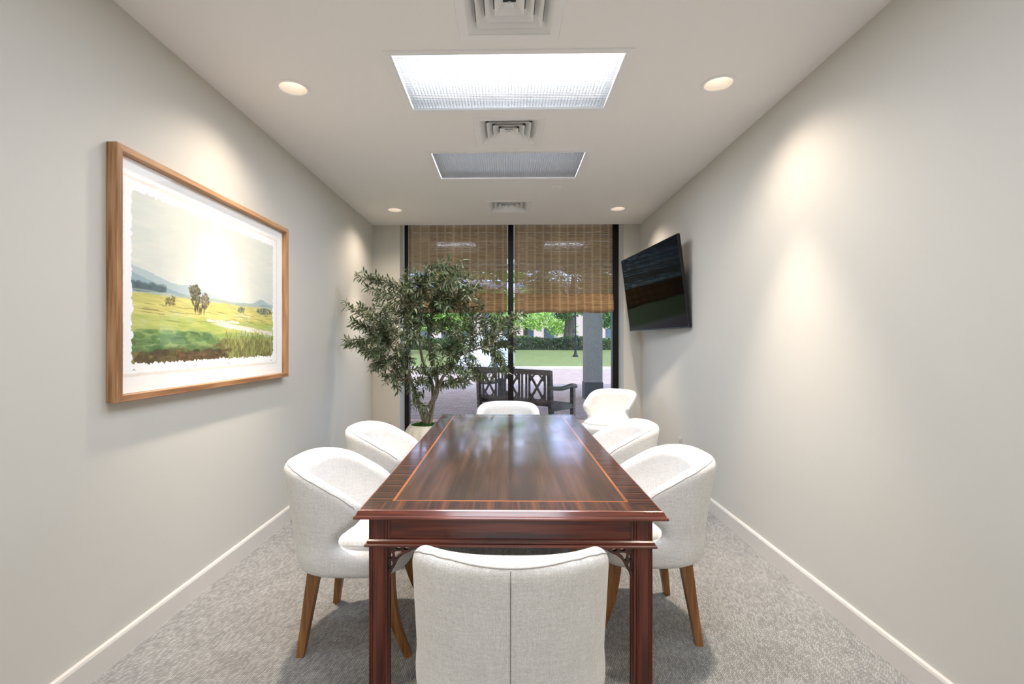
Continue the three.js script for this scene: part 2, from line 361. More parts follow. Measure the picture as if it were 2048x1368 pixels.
downlight(...downSpots[1], 'round recessed downlight above the bare stretch of wall before the television');
downlight(...downSpots[2], 'round recessed downlight above the potted olive tree');
downlight(...downSpots[3], 'round recessed downlight above the far edge of the television');
downlight(...downSpots[4], 'round recessed downlight behind the viewpoint on the print side');
downlight(...downSpots[5], 'round recessed downlight behind the viewpoint on the television side');
{
  const g = new THREE.LatheGeometry([[0.0, -0.012], [0.036, -0.012], [0.042, -0.008], [0.044, -0.002], [0.044, 0]].map(([a, b]) => new THREE.Vector2(a, b)), 28); g.translate(0.447, CEIL, -4.43);
  solo('ceiling_cover_disc', g, M.whiteMetal, 'small round white cover disc on the ceiling', 'cover');
}

// ---------------------------------------------------------------- conference table
{
  const zf = -1.64, zb = -3.88, W = 1.08, L = zb - zf, hx = W / 2, hz = Math.abs(L) / 2, H = 0.76;
  const t = thing('conference_table', 'dark mahogany conference table with inlaid top and fretwork brackets', 'table', [0.003, 0, (zf + zb) / 2], 0.004);
  // edge moulding
  part('edge_moulding', rectSweep([[-0.03, 0.727], [-0.022, 0.727], [-0.012, 0.729], [-0.002, 0.7305], [0.0, 0.733], [0.0005, 0.7365], [-0.0015, 0.740], [-0.006, 0.7425], [-0.009, 0.7475], [-0.0115, 0.7535], [-0.014, 0.7575], [-0.018, 0.7597], [-0.021, 0.76]], hx, hz, 0.5), M.mahoganyEdge, t);
  part('top_core', box(-hx + 0.025, hx - 0.025, 0.727, 0.757, -hz + 0.025, hz - 0.025, 'z'), M.mahogany, t);
  const A = 0.021, B = 0.110, C = 0.120;          // crossband from A to B, inlay from B to C
  const quadStrip = (s, a, b) => {             // mitred flat strips round the rectangle
    const P = (o) => s === 0 ? [[-hx + o, hz - o], [hx - o, hz - o]] : s === 1 ? [[hx - o, hz - o], [hx - o, -hz + o]] : s === 2 ? [[hx - o, -hz + o], [-hx + o, -hz + o]] : [[-hx + o, -hz + o], [-hx + o, hz - o]];
    const [p, q] = P(a), [r, u] = P(b), pos = [], y1 = H, y0 = 0.7565, v = (c, y) => [c[0], y, c[1]];
    const tri = (...k) => k.forEach((c) => pos.push(...c));
    tri(v(p, y1), v(q, y1), v(u, y1)); tri(v(p, y1), v(u, y1), v(r, y1));
    for (const [m, n] of [[p, q], [q, u], [u, r], [r, p]]) { tri(v(m, y0), v(n, y0), v(n, y1)); tri(v(m, y0), v(n, y1), v(m, y1)); }
    return fromTris(pos);
  };
  for (let s = 0; s < 4; s++) part('crossband', uvBox(quadStrip(s, A, B), s % 2 ? 'x' : 'z'), M.crossband, t);
  for (let s = 0; s < 4; s++) part('inlay_line', uvBox(quadStrip(s, B, C), s % 2 ? 'z' : 'x'), M.inlay, t);
  part('center_panel', box(-hx + C, hx - C, 0.7565, H, -hz + C, hz - C, 'z'), M.veneer, t);
  // legs: square with beaded faces
  const lx = hx - 0.072, lz = hz - 0.085, r = 0.032;
  const sec = [];
  const face = [[-1, 0], [-0.86, 0], [-0.84, -0.09], [-0.78, -0.09], [-0.74, 0.0], [-0.66, 0.02], [-0.6, -0.06], [-0.5, -0.02], [-0.2, 0.03], [0.2, 0.03], [0.5, -0.02], [0.6, -0.06], [0.66, 0.02], [0.74, 0.0], [0.78, -0.09], [0.84, -0.09], [0.86, 0]];
  for (let s = 0; s < 4; s++) for (const [a, o] of face) { const q = s * Math.PI / 2, x = a * r, y = -(1 + o) * r; sec.push(new THREE.Vector2(x * Math.cos(q) - y * Math.sin(q), x * Math.sin(q) + y * Math.cos(q))); }
  const legG = new THREE.ExtrudeGeometry(new THREE.Shape(sec), { depth: 0.727, bevelEnabled: false }); legG.rotateX(-Math.PI / 2);
  const legU = uvBox(legG, 'y');
  for (const [sx, sz] of [[-1, 1], [1, 1], [-1, -1], [1, -1]]) part('leg', legU.clone().translate(sx * lx, 0, sz * lz), M.mahogany, t);
  // apron boards with a bead beside each leg
  const ax = lx + r - 0.006, az = lz + r - 0.006;
  for (const s of [1, -1]) {
    part('apron', merge([box(-lx + r, lx - r, 0.635, 0.727, s * az - 0.012, s * az + 0.0, 'x'), ...[-1, 1].map((e) => box(e * (lx - r - 0.006) - 0.004, e * (lx - r - 0.006) + 0.004, 0.64, 0.727, s * az - 0.002, s * az + 0.004, 'y'))]), M.mahogany, t);
    part('apron', merge([box(s * ax - 0.012, s * ax, 0.635, 0.727, -lz + r, lz - r, 'z'), ...[-1, 1].map((e) => box(s * ax - 0.002, s * ax + 0.004, 0.64, 0.727, e * (lz - r - 0.006) - 0.004, e * (lz - r - 0.006) + 0.004, 'y'))]), M.mahogany, t);
  }
  const mx = lx + r, mz = lz + r;
  part('lower_moulding', rectSweep([[-0.02, 0.618], [0.009, 0.6185], [0.0135, 0.621], [0.014, 0.626], [0.011, 0.630], [0.006, 0.632], [0.005, 0.638], [0.001, 0.643], [-0.02, 0.644]], mx, mz, 0.5), M.mahogany, t);
  // fretwork corner brackets
  const bs = new THREE.Shape(), S = 0.118;
  bs.moveTo(0, 0); bs.lineTo(S, 0); bs.lineTo(S, -0.006); bs.bezierCurveTo(0.085, -0.012, 0.082, -0.024, 0.068, -0.028); bs.bezierCurveTo(0.05, -0.034, 0.034, -0.05, 0.028, -0.068); bs.bezierCurveTo(0.024, -0.082, 0.012, -0.085, 0.006, -S); bs.lineTo(0, -S); bs.lineTo(0, 0);
  const hole = (pts) => bs.holes.push(new THREE.Path(new THREE.CatmullRomCurve3(pts.map(([a, b]) => V(a, b, 0)), true).getPoints(20).map((p) => new THREE.Vector2(p.x, p.y))));
  hole([[0.024, -0.003], [0.050, -0.003], [0.046, -0.013], [0.036, -0.017], [0.027, -0.012]]);
  hole([[0.003, -0.024], [0.003, -0.050], [0.013, -0.046], [0.017, -0.036], [0.012, -0.027]]);
  hole([[0.060, -0.004], [0.088, -0.004], [0.076, -0.014], [0.066, -0.018], [0.056, -0.013]]);
  hole([[0.004, -0.060], [0.004, -0.088], [0.014, -0.076], [0.018, -0.066], [0.013, -0.056]]);
  hole([[0.024, -0.026], [0.046, -0.023], [0.052, -0.028], [0.036, -0.037], [0.028, -0.051], [0.023, -0.046]]);
  const bG = new THREE.ExtrudeGeometry(bs, { depth: 0.012, bevelEnabled: true, bevelSize: 0.001, bevelThickness: 0.001, bevelSegments: 1, curveSegments: 10 });
  for (const sx of [-1, 1]) for (const sz of [-1, 1]) {
    const a = bG.clone(); if (sx > 0) a.rotateY(Math.PI); a.translate(sx * (-1) * 0, 0, sx > 0 ? 0.012 : 0);
    a.translate(sx * (lx - r), 0.6175, sz * (lz + 0.012) - 0.006); part('bracket', uvBox(a, 'x'), M.mahogany, t);
    const b = bG.clone(); b.rotateY(sz > 0 ? Math.PI / 2 : -Math.PI / 2); b.translate(sx * (lx + 0.012) + (sz > 0 ? -0.006 : 0.006), 0.6175, sz * (lz - r)); part('bracket', uvBox(b, 'z'), M.mahogany, t);
  }
}

// ---------------------------------------------------------------- chairs
const ZF = 0.27, BACK = 0.23, HW = 0.275;
const outer = (x, y, z) => {
  const t = clamp((y - 0.34) / 0.48, -0.1, 1.1), zz = ZF - (ZF - z) / (1 + 0.168 * t), xx = Math.abs(x) / (1 + 0.05 * t - 0.03);
  const b = zz < 0 ? BACK : ZF, n = zz < 0 ? 2.45 : 3.6, X = xx / HW, Z = Math.abs(zz) / b;
  const p = Math.pow(Math.pow(X, n) + Math.pow(Z, n), 1 / n);
  if (p < 0.05) return -0.22;
  const gx = Math.pow(X / p, n - 1) / HW, gz = Math.pow(Z / p, n - 1) / b;
  return (p - 1) / Math.hypot(gx, gz);
};
// side outline of the wings (z forward, y up)
const outline = new THREE.CatmullRomCurve3([[-0.42, 0.817], [-0.30, 0.815], [-0.20, 0.802], [-0.10, 0.772], [-0.01, 0.726], [0.055, 0.688], [0.098, 0.652], [0.104, 0.615], [0.078, 0.575], [0.035, 0.543], [0.002, 0.512], [0.002, 0.480], [0.03, 0.455], [0.10, 0.44], [0.36, 0.436]].map(([z, y]) => V(z, y, 0))).getPoints(90).map((p) => [p.x, p.y]);
outline.push([0.36, 0.25], [-0.42, 0.25]);
const SG = { z0: -0.46, y0: 0.28, h: 0.006, nz: 140, ny: 105 };
SG.d = new Float32Array(SG.nz * SG.ny);
for (let j = 0; j < SG.ny; j++) for (let i = 0; i < SG.nz; i++) {
  const z = SG.z0 + i * SG.h, y = SG.y0 + j * SG.h; let d = 1e9, inside = false;
  for (let a = 0, b = outline.length - 1; a < outline.length; b = a++) {
    const [x1, y1] = outline[a], [x2, y2] = outline[b], ex = x2 - x1, ey = y2 - y1, q = clamp(((z - x1) * ex + (y - y1) * ey) / (ex * ex + ey * ey + 1e-12), 0, 1);
    d = Math.min(d, Math.hypot(z - x1 - ex * q, y - y1 - ey * q));
    if ((y1 > y) !== (y2 > y) && z < (x2 - x1) * (y - y1) / (y2 - y1) + x1) inside = !inside;
  }
  SG.d[j * SG.nz + i] = inside ? -d : d;
}
const side = (z, y) => {
  const a = clamp((z - SG.z0) / SG.h, 0, SG.nz - 1.001), b = clamp((y - SG.y0) / SG.h, 0, SG.ny - 1.001), i = Math.floor(a), j = Math.floor(b), u = a - i, v = b - j, g = (m, n) => SG.d[n * SG.nz + m];
  return lerp(lerp(g(i, j), g(i + 1, j), u), lerp(g(i, j + 1), g(i + 1, j + 1), u), v);
};
const thickAt = (z) => lerp(0.088, 0.056, sstep(-0.22, 0.06, z));
const shellSdf = (x, y, z) => {
  const o = outer(x, y, z), T = thickAt(z), band = Math.abs(o + T / 2) - T / 2;
  const wings = smax(band, side(z, y), 0.05);
  const wingsCut = smax(wings, 0.37 - y, 0.02);
  const base = smax(o + 0.006, Math.abs(y - 0.397) - 0.062, 0.07);
  return smin(wingsCut, base, 0.04);
};
const cushionSdf = (x, y, z) => {
  const o = outer(x, y, z) + 0.034, dome = 0.014 * clamp(-o / 0.2, 0, 1);
  return smax(o, Math.abs(y - 0.462 - dome / 2) - 0.034 - dome / 2, 0.06);
};
const PER = 2 * Math.PI * 0.29;
const shellGeo = surfaceNets(shellSdf, [-0.33, 0.31, -0.40], [0.33, 0.85, 0.32], 0.0085, (x, y, z) => [Math.atan2(x, -z) * 0.29, y], PER);
const cushionGeo = surfaceNets(cushionSdf, [-0.3, 0.40, -0.34], [0.3, 0.53, 0.32], 0.009, (x, y, z, n) => Math.abs(n.y) > 0.5 ? [x, z] : [x + z, y]);
const snap = (p, f, lift = 0) => {         // nearest point of the surface
  for (let k = 0; k < 12; k++) { const e = 0.002, d = f(p.x, p.y, p.z) - lift, g = V(f(p.x + e, p.y, p.z) - f(p.x - e, p.y, p.z), f(p.x, p.y + e, p.z) - f(p.x, p.y - e, p.z), f(p.x, p.y, p.z + e) - f(p.x, p.y, p.z - e)).normalize(); p.addScaledVector(g, -d * 0.8); }
  return p;
};
// seam round the outer rim, and the seam down the middle of the back
const rimPts = [];
for (let k = 0; k <= 60; k++) {
  const a = lerp(-1.95, 1.95, k / 60); let z = -Math.cos(a) * 0.30, x = Math.sin(a) * 0.30; z = Math.min(z, 0.1);
  let y = 0.82; for (let q = 0; q < 60 && side(z * 1.05, y) > -0.012; q++) y -= 0.004;
  rimPts.push(snap(V(x, y, z), shellSdf));
}
const rimSeam = tube(rimPts, 0.0022, 5, 90);
const backPts = []; for (let k = 0; k <= 14; k++) backPts.push(snap(V(0, lerp(0.785, 0.36, k / 14), -0.4), shellSdf));
const backSeam = tube(backPts, 0.0013, 5, 28);
function legGeo(top, bot, ts, bs, bow = 0) {
  const rows = 8, pos = [], ring = (i) => { const t = i / rows, c = top.clone().lerp(bot, t), s = lerp(ts, bs, t) / 2; c.z += bow * Math.sin(Math.PI * t); return [[-s, -s], [s, -s], [s, s], [-s, s]].map(([a, b]) => [c.x + a, c.y, c.z + b]); };
  for (let i = 0; i < rows; i++) { const a = ring(i), b = ring(i + 1); for (let k = 0; k < 4; k++) { const m = (k + 1) % 4; pos.push(...a[k], ...a[m], ...b[m], ...a[k], ...b[m], ...b[k]); } }
  const e = ring(rows), s = ring(0); pos.push(...e[0], ...e[1], ...e[2], ...e[0], ...e[2], ...e[3], ...s[0], ...s[2], ...s[1], ...s[0], ...s[3], ...s[2]);
  return uvBox(fromTris(pos), 'y');
}
const legGeos = [-1, 1].flatMap((s) => [legGeo(V(s * 0.185, 0.36, -0.125), V(s * 0.215, 0, -0.175), 0.05, 0.03), legGeo(V(s * 0.185, 0.36, 0.19), V(s * 0.205, 0, 0.285), 0.055, 0.028, -0.022)]);
function chair(x, z, turn, label) {
  const c = thing('upholstered_chair', label, 'chair', [x, 0, z], turn, 'white upholstered chairs');
  part('shell', shellGeo, M.fabric, c); part('seat_cushion', cushionGeo, M.fabric, c);
  for (const g of legGeos) part('leg', g, M.oak, c);
  part('rim_seam', rimSeam, M.piping, c); part('back_seam', backSeam, M.seam, c);
}
const Q = Math.PI / 2;
chair(0.006, -1.445, Math.PI, 'white upholstered chair at the end of the table, its back seam showing');
chair(-0.71, -2.25, Q, 'white upholstered chair at the table below the framed print, beside a table leg');
chair(0.67, -2.36, -Q, 'white upholstered chair at the table, along the bare stretch of wall');
chair(-0.72, -3.08, Q, 'white upholstered chair at the table next to the ribbed plant pot');
chair(0.68, -3.22, -Q, 'white upholstered chair at the table next to the spare corner chair');
chair(0.0, -4.07, 0, 'white upholstered chair at the window end of the table');
chair(1.10, -5.28, -0.62, 'white upholstered chair in the corner under the television, away from the table');

// ---------------------------------------------------------------- framed print on the left wall
function paintPrint() {
  const W = 1536, H = 1040, cv = document.createElement('canvas'); cv.width = W; cv.height = H;
  const c = cv.getContext('2d'), ww = 1.47, hh = 1.0, sx = W / ww, sy = H / hh;
  c.fillStyle = '#f4f3ef'; c.fillRect(0, 0, W, H);
  const X0 = 0.075 * sx, X1 = (ww - 0.125) * sx, Y0 = 0.115 * sy, Y1 = H - 0.115 * sy;
  // deckled sheet
  c.fillStyle = '#e9e2d6'; c.beginPath(); const dk = (x, y) => [x + rr(-3, 3), y + rr(-3, 3)];
  const ring = (a, b, d, e, n = 90) => { const p = []; for (let i = 0; i < n; i++) p.push(dk(lerp(a, d, i / n), b)); for (let i = 0; i < n; i++) p.push(dk(d, lerp(b, e, i / n))); for (let i = 0; i < n; i++) p.push(dk(lerp(d, a, i / n), e)); for (let i = 0; i < n; i++) p.push(dk(a, lerp(e, b, i / n))); return p; };
  const m = 48; ring(X0 - m, Y0 - m, X1 + m, Y1 + m).forEach(([x, y], i) => i ? c.lineTo(x, y) : c.moveTo(x, y)); c.fill();
  c.fillStyle = '#f6f5f3'; c.beginPath(); ring(X0 - m + 14, Y0 - m + 14, X1 + m - 14, Y1 + m - 14).forEach(([x, y], i) => i ? c.lineTo(x, y) : c.moveTo(x, y)); c.fill();
  const w = X1 - X0, h = Y1 - Y0, PX = (u) => X0 + u * w, PY = (v) => Y0 + v * h;
  const stroke = (u, v, len, th, col, a, tilt = 0) => { c.save(); c.globalAlpha = a; c.fillStyle = col; c.translate(PX(u), PY(v)); c.rotate(tilt); c.beginPath(); c.ellipse(0, 0, len * w / 2, th * h / 2, 0, 0, 7); c.fill(); c.restore(); };
  const rgb = (a, b, t) => { const q = mix3(a, b, t).map(Math.round); return `rgb(${q[0]},${q[1]},${q[2]})`; };
  c.save(); c.beginPath(); c.rect(X0, Y0, w, h); c.clip();
  c.fillStyle = '#dfe0d3'; c.fillRect(X0, Y0, w, h);
  for (let k = 0; k < 1500; k++) { const u = rnd(), v = rr(0, 0.58), q = clamp(1.1 - Math.hypot(u - 0.52, (v - 0.3) * 0.9) * 1.7 + rr(-0.2, 0.2), 0, 1); stroke(u, v, rr(0.05, 0.18), rr(0.02, 0.06), rgb([203, 209, 200], [240, 236, 220], q), 0.22, rr(-0.3, 0.2)); }
  // hills
  const hill = (pts, col, a) => { c.globalAlpha = a; c.fillStyle = col; c.beginPath(); c.moveTo(PX(pts[0][0]), PY(0.64)); new THREE.CatmullRomCurve3(pts.map(([x, y]) => V(x, y, 0))).getPoints(60).forEach((p) => c.lineTo(PX(p.x), PY(p.y + rr(-0.003, 0.003)))); c.lineTo(PX(pts[pts.length - 1][0]), PY(0.64)); c.fill(); c.globalAlpha = 1; };
  hill([[0, 0.43], [0.1, 0.46], [0.22, 0.50], [0.34, 0.49], [0.45, 0.53], [0.6, 0.57]], '#a9bcc0', 0.75);
  hill([[0, 0.47], [0.08, 0.50], [0.2, 0.54], [0.34, 0.57], [0.5, 0.58]], '#8fa9ad', 0.7);
  hill([[0.48, 0.585], [0.6, 0.565], [0.7, 0.555], [0.78, 0.55], [0.87, 0.505], [0.93, 0.53], [1, 0.54]], '#9fb3b8', 0.8);
  hill([[0.6, 0.59], [0.72, 0.57], [0.82, 0.565], [0.9, 0.55], [1, 0.56]], '#7c9398', 0.6);
  for (let k = 0; k < 70; k++) stroke(rr(0, 0.16), rr(0.53, 0.57), rr(0.02, 0.05), rr(0.02, 0.04), rgb([70, 88, 92], [110, 128, 130], rnd()), 0.35);
  for (let k = 0; k < 240; k++) stroke(rnd(), rr(0.565, 0.6), rr(0.04, 0.15), rr(0.008, 0.02), rgb([150, 168, 160], [205, 205, 180], rnd()), 0.4);
  // fields
  for (let k = 0; k < 2600; k++) {
    const v = rr(0.59, 1.0), u = rnd(), q = (v - 0.59) / 0.41; let a, b;
    if (q < 0.28) { a = [190, 186, 104]; b = [226, 214, 132]; } else if (q < 0.55) { a = [150, 170, 84]; b = [204, 204, 120]; } else if (q < 0.78) { a = [104, 136, 74]; b = [172, 186, 108]; } else { a = [84, 82, 46]; b = [148, 136, 84]; }
    if (u > 0.5 && q > 0.6) { a = [112, 118, 62]; b = [178, 184, 110]; }
    stroke(u, v, rr(0.04, 0.16), rr(0.008, 0.03), rgb(a, b, rnd()), 0.45, rr(-0.06, 0.1));
  }
  for (let k = 0; k < 140; k++) stroke(rr(0.5, 0.99), 0, 0, 0, '#fff', 0);
  for (let k = 0; k < 170; k++) { const u = rr(0.5, 1.0); stroke(u, 0.735 + (u - 0.5) * 0.12 + rr(-0.012, 0.012) * (0.5 + u), rr(0.04, 0.12), rr(0.006, 0.016), rgb([214, 206, 182], [236, 230, 214], rnd()), 0.5, 0.08); }
  for (let k = 0; k < 120; k++) stroke(rr(0.42, 0.66), 0.715 + rr(-0.008, 0.008), rr(0.005, 0.02), rr(0.004, 0.012), '#efecd8', 0.6);
  for (let k = 0; k < 50; k++) stroke(rr(0.05, 0.95), rr(0.64, 0.75), rr(0.03, 0.09), 0.004, rgb([96, 96, 52], [140, 128, 66], rnd()), 0.6, rr(0, 0.07));
  // foreground grasses and brown patches
  for (let k = 0; k < 900; k++) { const u = rnd(), v = rr(0.86, 1.0); stroke(u, v, rr(0.004, 0.03), rr(0.02, 0.07), rgb([66, 58, 30], [150, 140, 84], rnd()), 0.4, rr(-0.4, 0.4)); }
  for (let k = 0; k < 260; k++) { const u = rr(0.25, 0.5), v = rr(0.88, 1.0); stroke(u, v, rr(0.01, 0.05), rr(0.01, 0.05), rgb([72, 52, 32], [132, 104, 70], rnd()), 0.45); }
  for (let k = 0; k < 420; k++) { const u = rr(0.55, 1.0); stroke(u, rr(0.80, 0.98) , rr(0.003, 0.01), rr(0.03, 0.09), rgb([84, 92, 40], [190, 192, 118], rnd()), 0.5, rr(-0.6, 0.6)); }
  for (let k = 0; k < 120; k++) stroke(rr(0, 0.45), rr(0.8, 0.9), rr(0.03, 0.1), rr(0.02, 0.05), rgb([120, 150, 88], [160, 184, 120], rnd()), 0.35);
  for (let k = 0; k < 150; k++) stroke(rr(0, 0.5), rr(0.8, 0.93), rr(0.02, 0.09), rr(0.01, 0.04), rgb([58, 92, 52], [128, 158, 92], rnd()), 0.4, rr(-0.1, 0.1));
  for (let k = 0; k < 90; k++) stroke(rr(0.02, 0.6), rr(0.92, 0.99), rr(0.01, 0.06), rr(0.01, 0.05), rgb([54, 44, 28], [116, 98, 64], rnd()), 0.5);
  // the trees
  const clump = (u, v, ru, rv, n, d, l) => { for (let k = 0; k < n; k++) { const a = rr(0, 6.28), q = Math.sqrt(rnd()); stroke(u + Math.cos(a) * q * ru, v + Math.sin(a) * q * rv, rr(0.006, 0.016), rr(0.008, 0.022), rgb(d, l, rnd()), 0.6, rr(-1, 1)); } };
  clump(0.345, 0.555, 0.03, 0.075, 150, [58, 54, 40], [128, 122, 92]); clump(0.325, 0.515, 0.02, 0.03, 50, [70, 66, 48], [140, 134, 104]); clump(0.405, 0.585, 0.026, 0.055, 120, [78, 70, 56], [148, 138, 114]);
  for (let k = 0; k < 30; k++) stroke(0.345 + rr(-0.01, 0.06), rr(0.62, 0.66), 0.004, rr(0.03, 0.06), '#3c3426', 0.6, rr(-0.3, 0.3));
  clump(0.2, 0.61, 0.03, 0.03, 40, [92, 84, 52], [150, 138, 92]); clump(0.68, 0.615, 0.03, 0.022, 50, [84, 90, 76], [150, 150, 124]); clump(0.9, 0.605, 0.08, 0.025, 110, [70, 80, 78], [130, 138, 126]);
  c.restore();
  // ragged paper edge
  c.fillStyle = '#f6f5f3';
  for (let k = 0; k < 1500; k++) { const s = k % 4, q = rnd(), r = rr(2, 13) * (rnd() < 0.12 ? 1.7 : 1), o = rr(-6, 5); const [x, y] = s === 0 ? [PX(q), Y0 + o] : s === 1 ? [X1 + o, PY(q)] : s === 2 ? [PX(q), Y1 - o] : [X0 - o, PY(q)]; c.beginPath(); c.ellipse(x, y, r, r * rr(0.5, 1), rr(0, 3), 0, 7); c.fill(); }
  // pencil marks under the picture
  c.strokeStyle = '#6d6a64'; c.lineWidth = 1.6;
  for (const [u, n] of [[0.012, 3], [0.33, 4], [0.56, 5], [0.965, 4]]) { c.beginPath(); let x = PX(u), y = Y1 + 20; c.moveTo(x, y); for (let k = 0; k < n * 3; k++) { x += rr(1, 4); c.lineTo(x, y + rr(-5, 5)); } c.stroke(); }
  const t = new THREE.CanvasTexture(cv); t.colorSpace = THREE.SRGBColorSpace; t.magFilter = THREE.LinearFilter; return t;
}
{
  const z0 = -1.94, z1 = -3.48, y0 = 1.09, y1 = 2.165, w = z0 - z1, h = y1 - y0;
  const t = thing('framed_print', 'oak-framed watercolour landscape print on the wall', 'picture', [XL + 0.001, (y0 + y1) / 2, (z0 + z1) / 2], Q);
  const prof = [[0, 0], [0, 0.046], [0.003, 0.049], [0.026, 0.049], [0.029, 0.046], [0.029, 0.012], [0.034, 0.012], [0.034, 0]];
  for (const g of frameMembers(w, h, prof)) part('frame_member', g, M.frameOak, t);
  part('backing', box(-w / 2 + 0.03, w / 2 - 0.03, -h / 2 + 0.03, h / 2 - 0.03, 0.002, 0.012), M.white, t);
  const pg = new THREE.PlaneGeometry(w - 0.06, h - 0.06); pg.translate(0, 0, 0.0135);
  const pr = part('print', pg, std({ map: paintPrint(), roughness: 0.85 }), t); pr.userData.label = 'green meadow with two trees under a pale sky, ragged white border';
  const gl = new THREE.PlaneGeometry(w - 0.06, h - 0.06); gl.translate(0, 0, 0.030); part('glazing', gl, phys({ color: 0xffffff, transmission: 1, roughness: 0, thickness: 0, ior: 1.12 }), t);
}

// ---------------------------------------------------------------- television on its bracket
{
  const nb = V(1.578, 1.468, -4.2), nt = V(1.468, 2.285, -4.2), fb = V(1.428, 1.468, -5.62), c = nb.clone().add(nt).add(fb).add(fb.clone().add(nt).sub(nb)).multiplyScalar(0.25);
  const right = nb.clone().sub(fb).normalize(), up = nt.clone().sub(nb).normalize(), nrm = right.clone().cross(up).normalize(); up.copy(nrm.clone().cross(right));
  const t = thing('television', 'large black flat-screen television tilted down from the wall', 'television', c.toArray());
  const w = nb.distanceTo(fb), h = 0.825;
  t.quaternion.setFromRotationMatrix(new THREE.Matrix4().makeBasis(right, up, nrm));
  part('casing', rbox(w, h, 0.024, 0.006, 0, 0, -0.013), M.tvBody, t);
  part('rear_housing', rbox(w * 0.62, h * 0.5, 0.03, 0.01, 0.0, -0.06, -0.035), M.tvBody, t);
  part('screen', box(-w / 2 + 0.006, w / 2 - 0.006, -h / 2 + 0.012, h / 2 - 0.006, -0.003, 0.0008), M.tvGlass, t);
  for (const [i, m] of frameMembers(w, h, [[0, -0.006], [0, 0.003], [0.007, 0.003], [0.007, -0.006]]).entries()) part('bezel', m, M.tvBody, t);
  const b = thing('television_bracket', 'steel wall bracket holding the television', 'wall mount', [XR, 1.87, c.z - 0.02]);
  part('wall_plate', rbox(0.012, 0.26, 0.3, 0.004, -0.0065, 0, 0), M.steel, b);
  part('arm', rbox(0.075, 0.05, 0.04, 0.006, -0.045, 0.02, 0.0), M.steel, b);
}
// outlets
function outlet(pos, turn, label) {
  const t = thing('wall_outlet', label, 'outlet', pos, turn, 'duplex outlets on the walls');
  part('cover_plate', rbox(0.07, 0.115, 0.006, 0.002, 0, 0, 0.003), M.outlet, t);
  for (const s of [-1, 1]) {
    const r = part('receptacle', rbox(0.034, 0.028, 0.003, 0.001, 0, s * 0.02, 0.0072), M.outlet, t);
    for (const e of [-1, 1]) part('slot', box(e * 0.007 - 0.0012, e * 0.007 + 0.0012, s * 0.02 - 0.005, s * 0.02 + 0.006, 0.0085, 0.0091), M.slot, r);
  }
}
outlet([-1.448, 0.325, ZB + 0.0005], 0, 'beige outlet on the pier beside the olive tree');
outlet([XR - 0.0005, 0.395, -4.5], -Q, 'beige outlet on the wall below the television');

// ---------------------------------------------------------------- woven blinds
const reedCol = (u, v) => {
  const band = fbm(u, v, 13, 1, 201, 1), reed = hash(Math.floor(v * 330), 1, 202), seg = fbm(u, v, 26, 330, 203, 2), warp = Math.pow(Math.abs(Math.sin(u * Math.PI * 12)), 14), fine = hash(Math.floor(u * 512), Math.floor(v * 512), 4);
  return { k: clamp(0.25 + 0.35 * reed + 0.7 * (seg - 0.5) + 0.35 * (band - 0.5) + 0.2 * (fine - 0.5), 0, 1), warp, seg, reed };
};
const blindMap = tex(512, 512, (u, v) => { const r = reedCol(u, v); const c = mix3([124, 92, 62], [220, 186, 140], r.k); return mix3(c, [214, 192, 150], 0.55 * r.warp); }, true);
const blindAlpha = tex(512, 512, (u, v, x, y) => { const r = reedCol(u, v), gap = hash(Math.floor(v * 330), 5, 207) < 0.3 ? 1 : 0; return 255 * (gap && r.seg > 0.45 && r.warp < 0.5 ? 0.6 : 0.97); }, false);
M.blind = phys({ map: blindMap, alphaMap: blindAlpha, transparent: true, roughness: 0.95, transmission: 0.62, thickness: 0, side: THREE.DoubleSide });
M.blindFold = phys({ map: blindMap, roughness: 0.95, transmission: 0.1, thickness: 0, side: THREE.DoubleSide });
function blind(x0, x1, label) {
  const t = thing('woven_blind', label, 'blind', [(x0 + x1) / 2, 1.715, -6.03], 0, 'woven blinds in the window');
  const w = x1 - x0;
  const sheet = new THREE.PlaneGeometry(w, 1.2, 24, 30), p = sheet.attributes.position;
  for (let i = 0; i < p.count; i++) p.setZ(i, 0.004 * Math.sin(p.getX(i) * 7 + p.getY(i) * 2));
  sheet.translate(0, 0.78, -0.02); part('woven_sheet', sheet, M.blind, t);
  // stacked folds at the bottom
  for (const [k, [ya, yb, out]] of [[0.10, 0.235, 0.018], [0.045, 0.175, 0.03], [0.0, 0.115, 0.04]].entries()) {
    const pts = []; for (let i = 0; i <= 12; i++) { const a = i / 12; pts.push(new THREE.Vector2(lerp(yb, ya, a), out * Math.sin(a * Math.PI * 0.85) + 0.004)); }
    for (let i = 0; i <= 6; i++) { const a = i / 6; pts.push(new THREE.Vector2(ya - 0.004 * Math.sin(Math.PI * a), lerp(out * Math.sin(Math.PI * 0.85) + 0.004, -0.012, a))); }
    const pos = [], uv = [], nx = 20;
    for (let i = 0; i + 1 < pts.length; i++) for (let j = 0; j < nx; j++) {
      const X = (q) => -w / 2 + w * q / nx, q = (a, b) => { const sag = 0.006 * Math.sin(b * 0.9 + k); return [X(b), pts[a].x + sag, pts[a].y]; }, U = (a, b) => [b / nx, (a / pts.length) * 0.18 + k * 0.2];
      pos.push(...q(i, j), ...q(i + 1, j), ...q(i + 1, j + 1), ...q(i, j), ...q(i + 1, j + 1), ...q(i, j + 1)); uv.push(...U(i, j), ...U(i + 1, j), ...U(i + 1, j + 1), ...U(i, j), ...U(i + 1, j + 1), ...U(i, j + 1));
    }
    part('bottom_fold', toCreasedNormals(fromTris(pos, uv), 1.2), M.blindFold, t);
  }
  part('head_rail', box(-w / 2, w / 2, 1.16, 1.22, -0.04, 0.0, 'x'), M.frameOak, t);
  return t;
}
const bl = blind(-1.262, -0.012, 'woven grass blind behind the olive tree, folded at its lower edge');
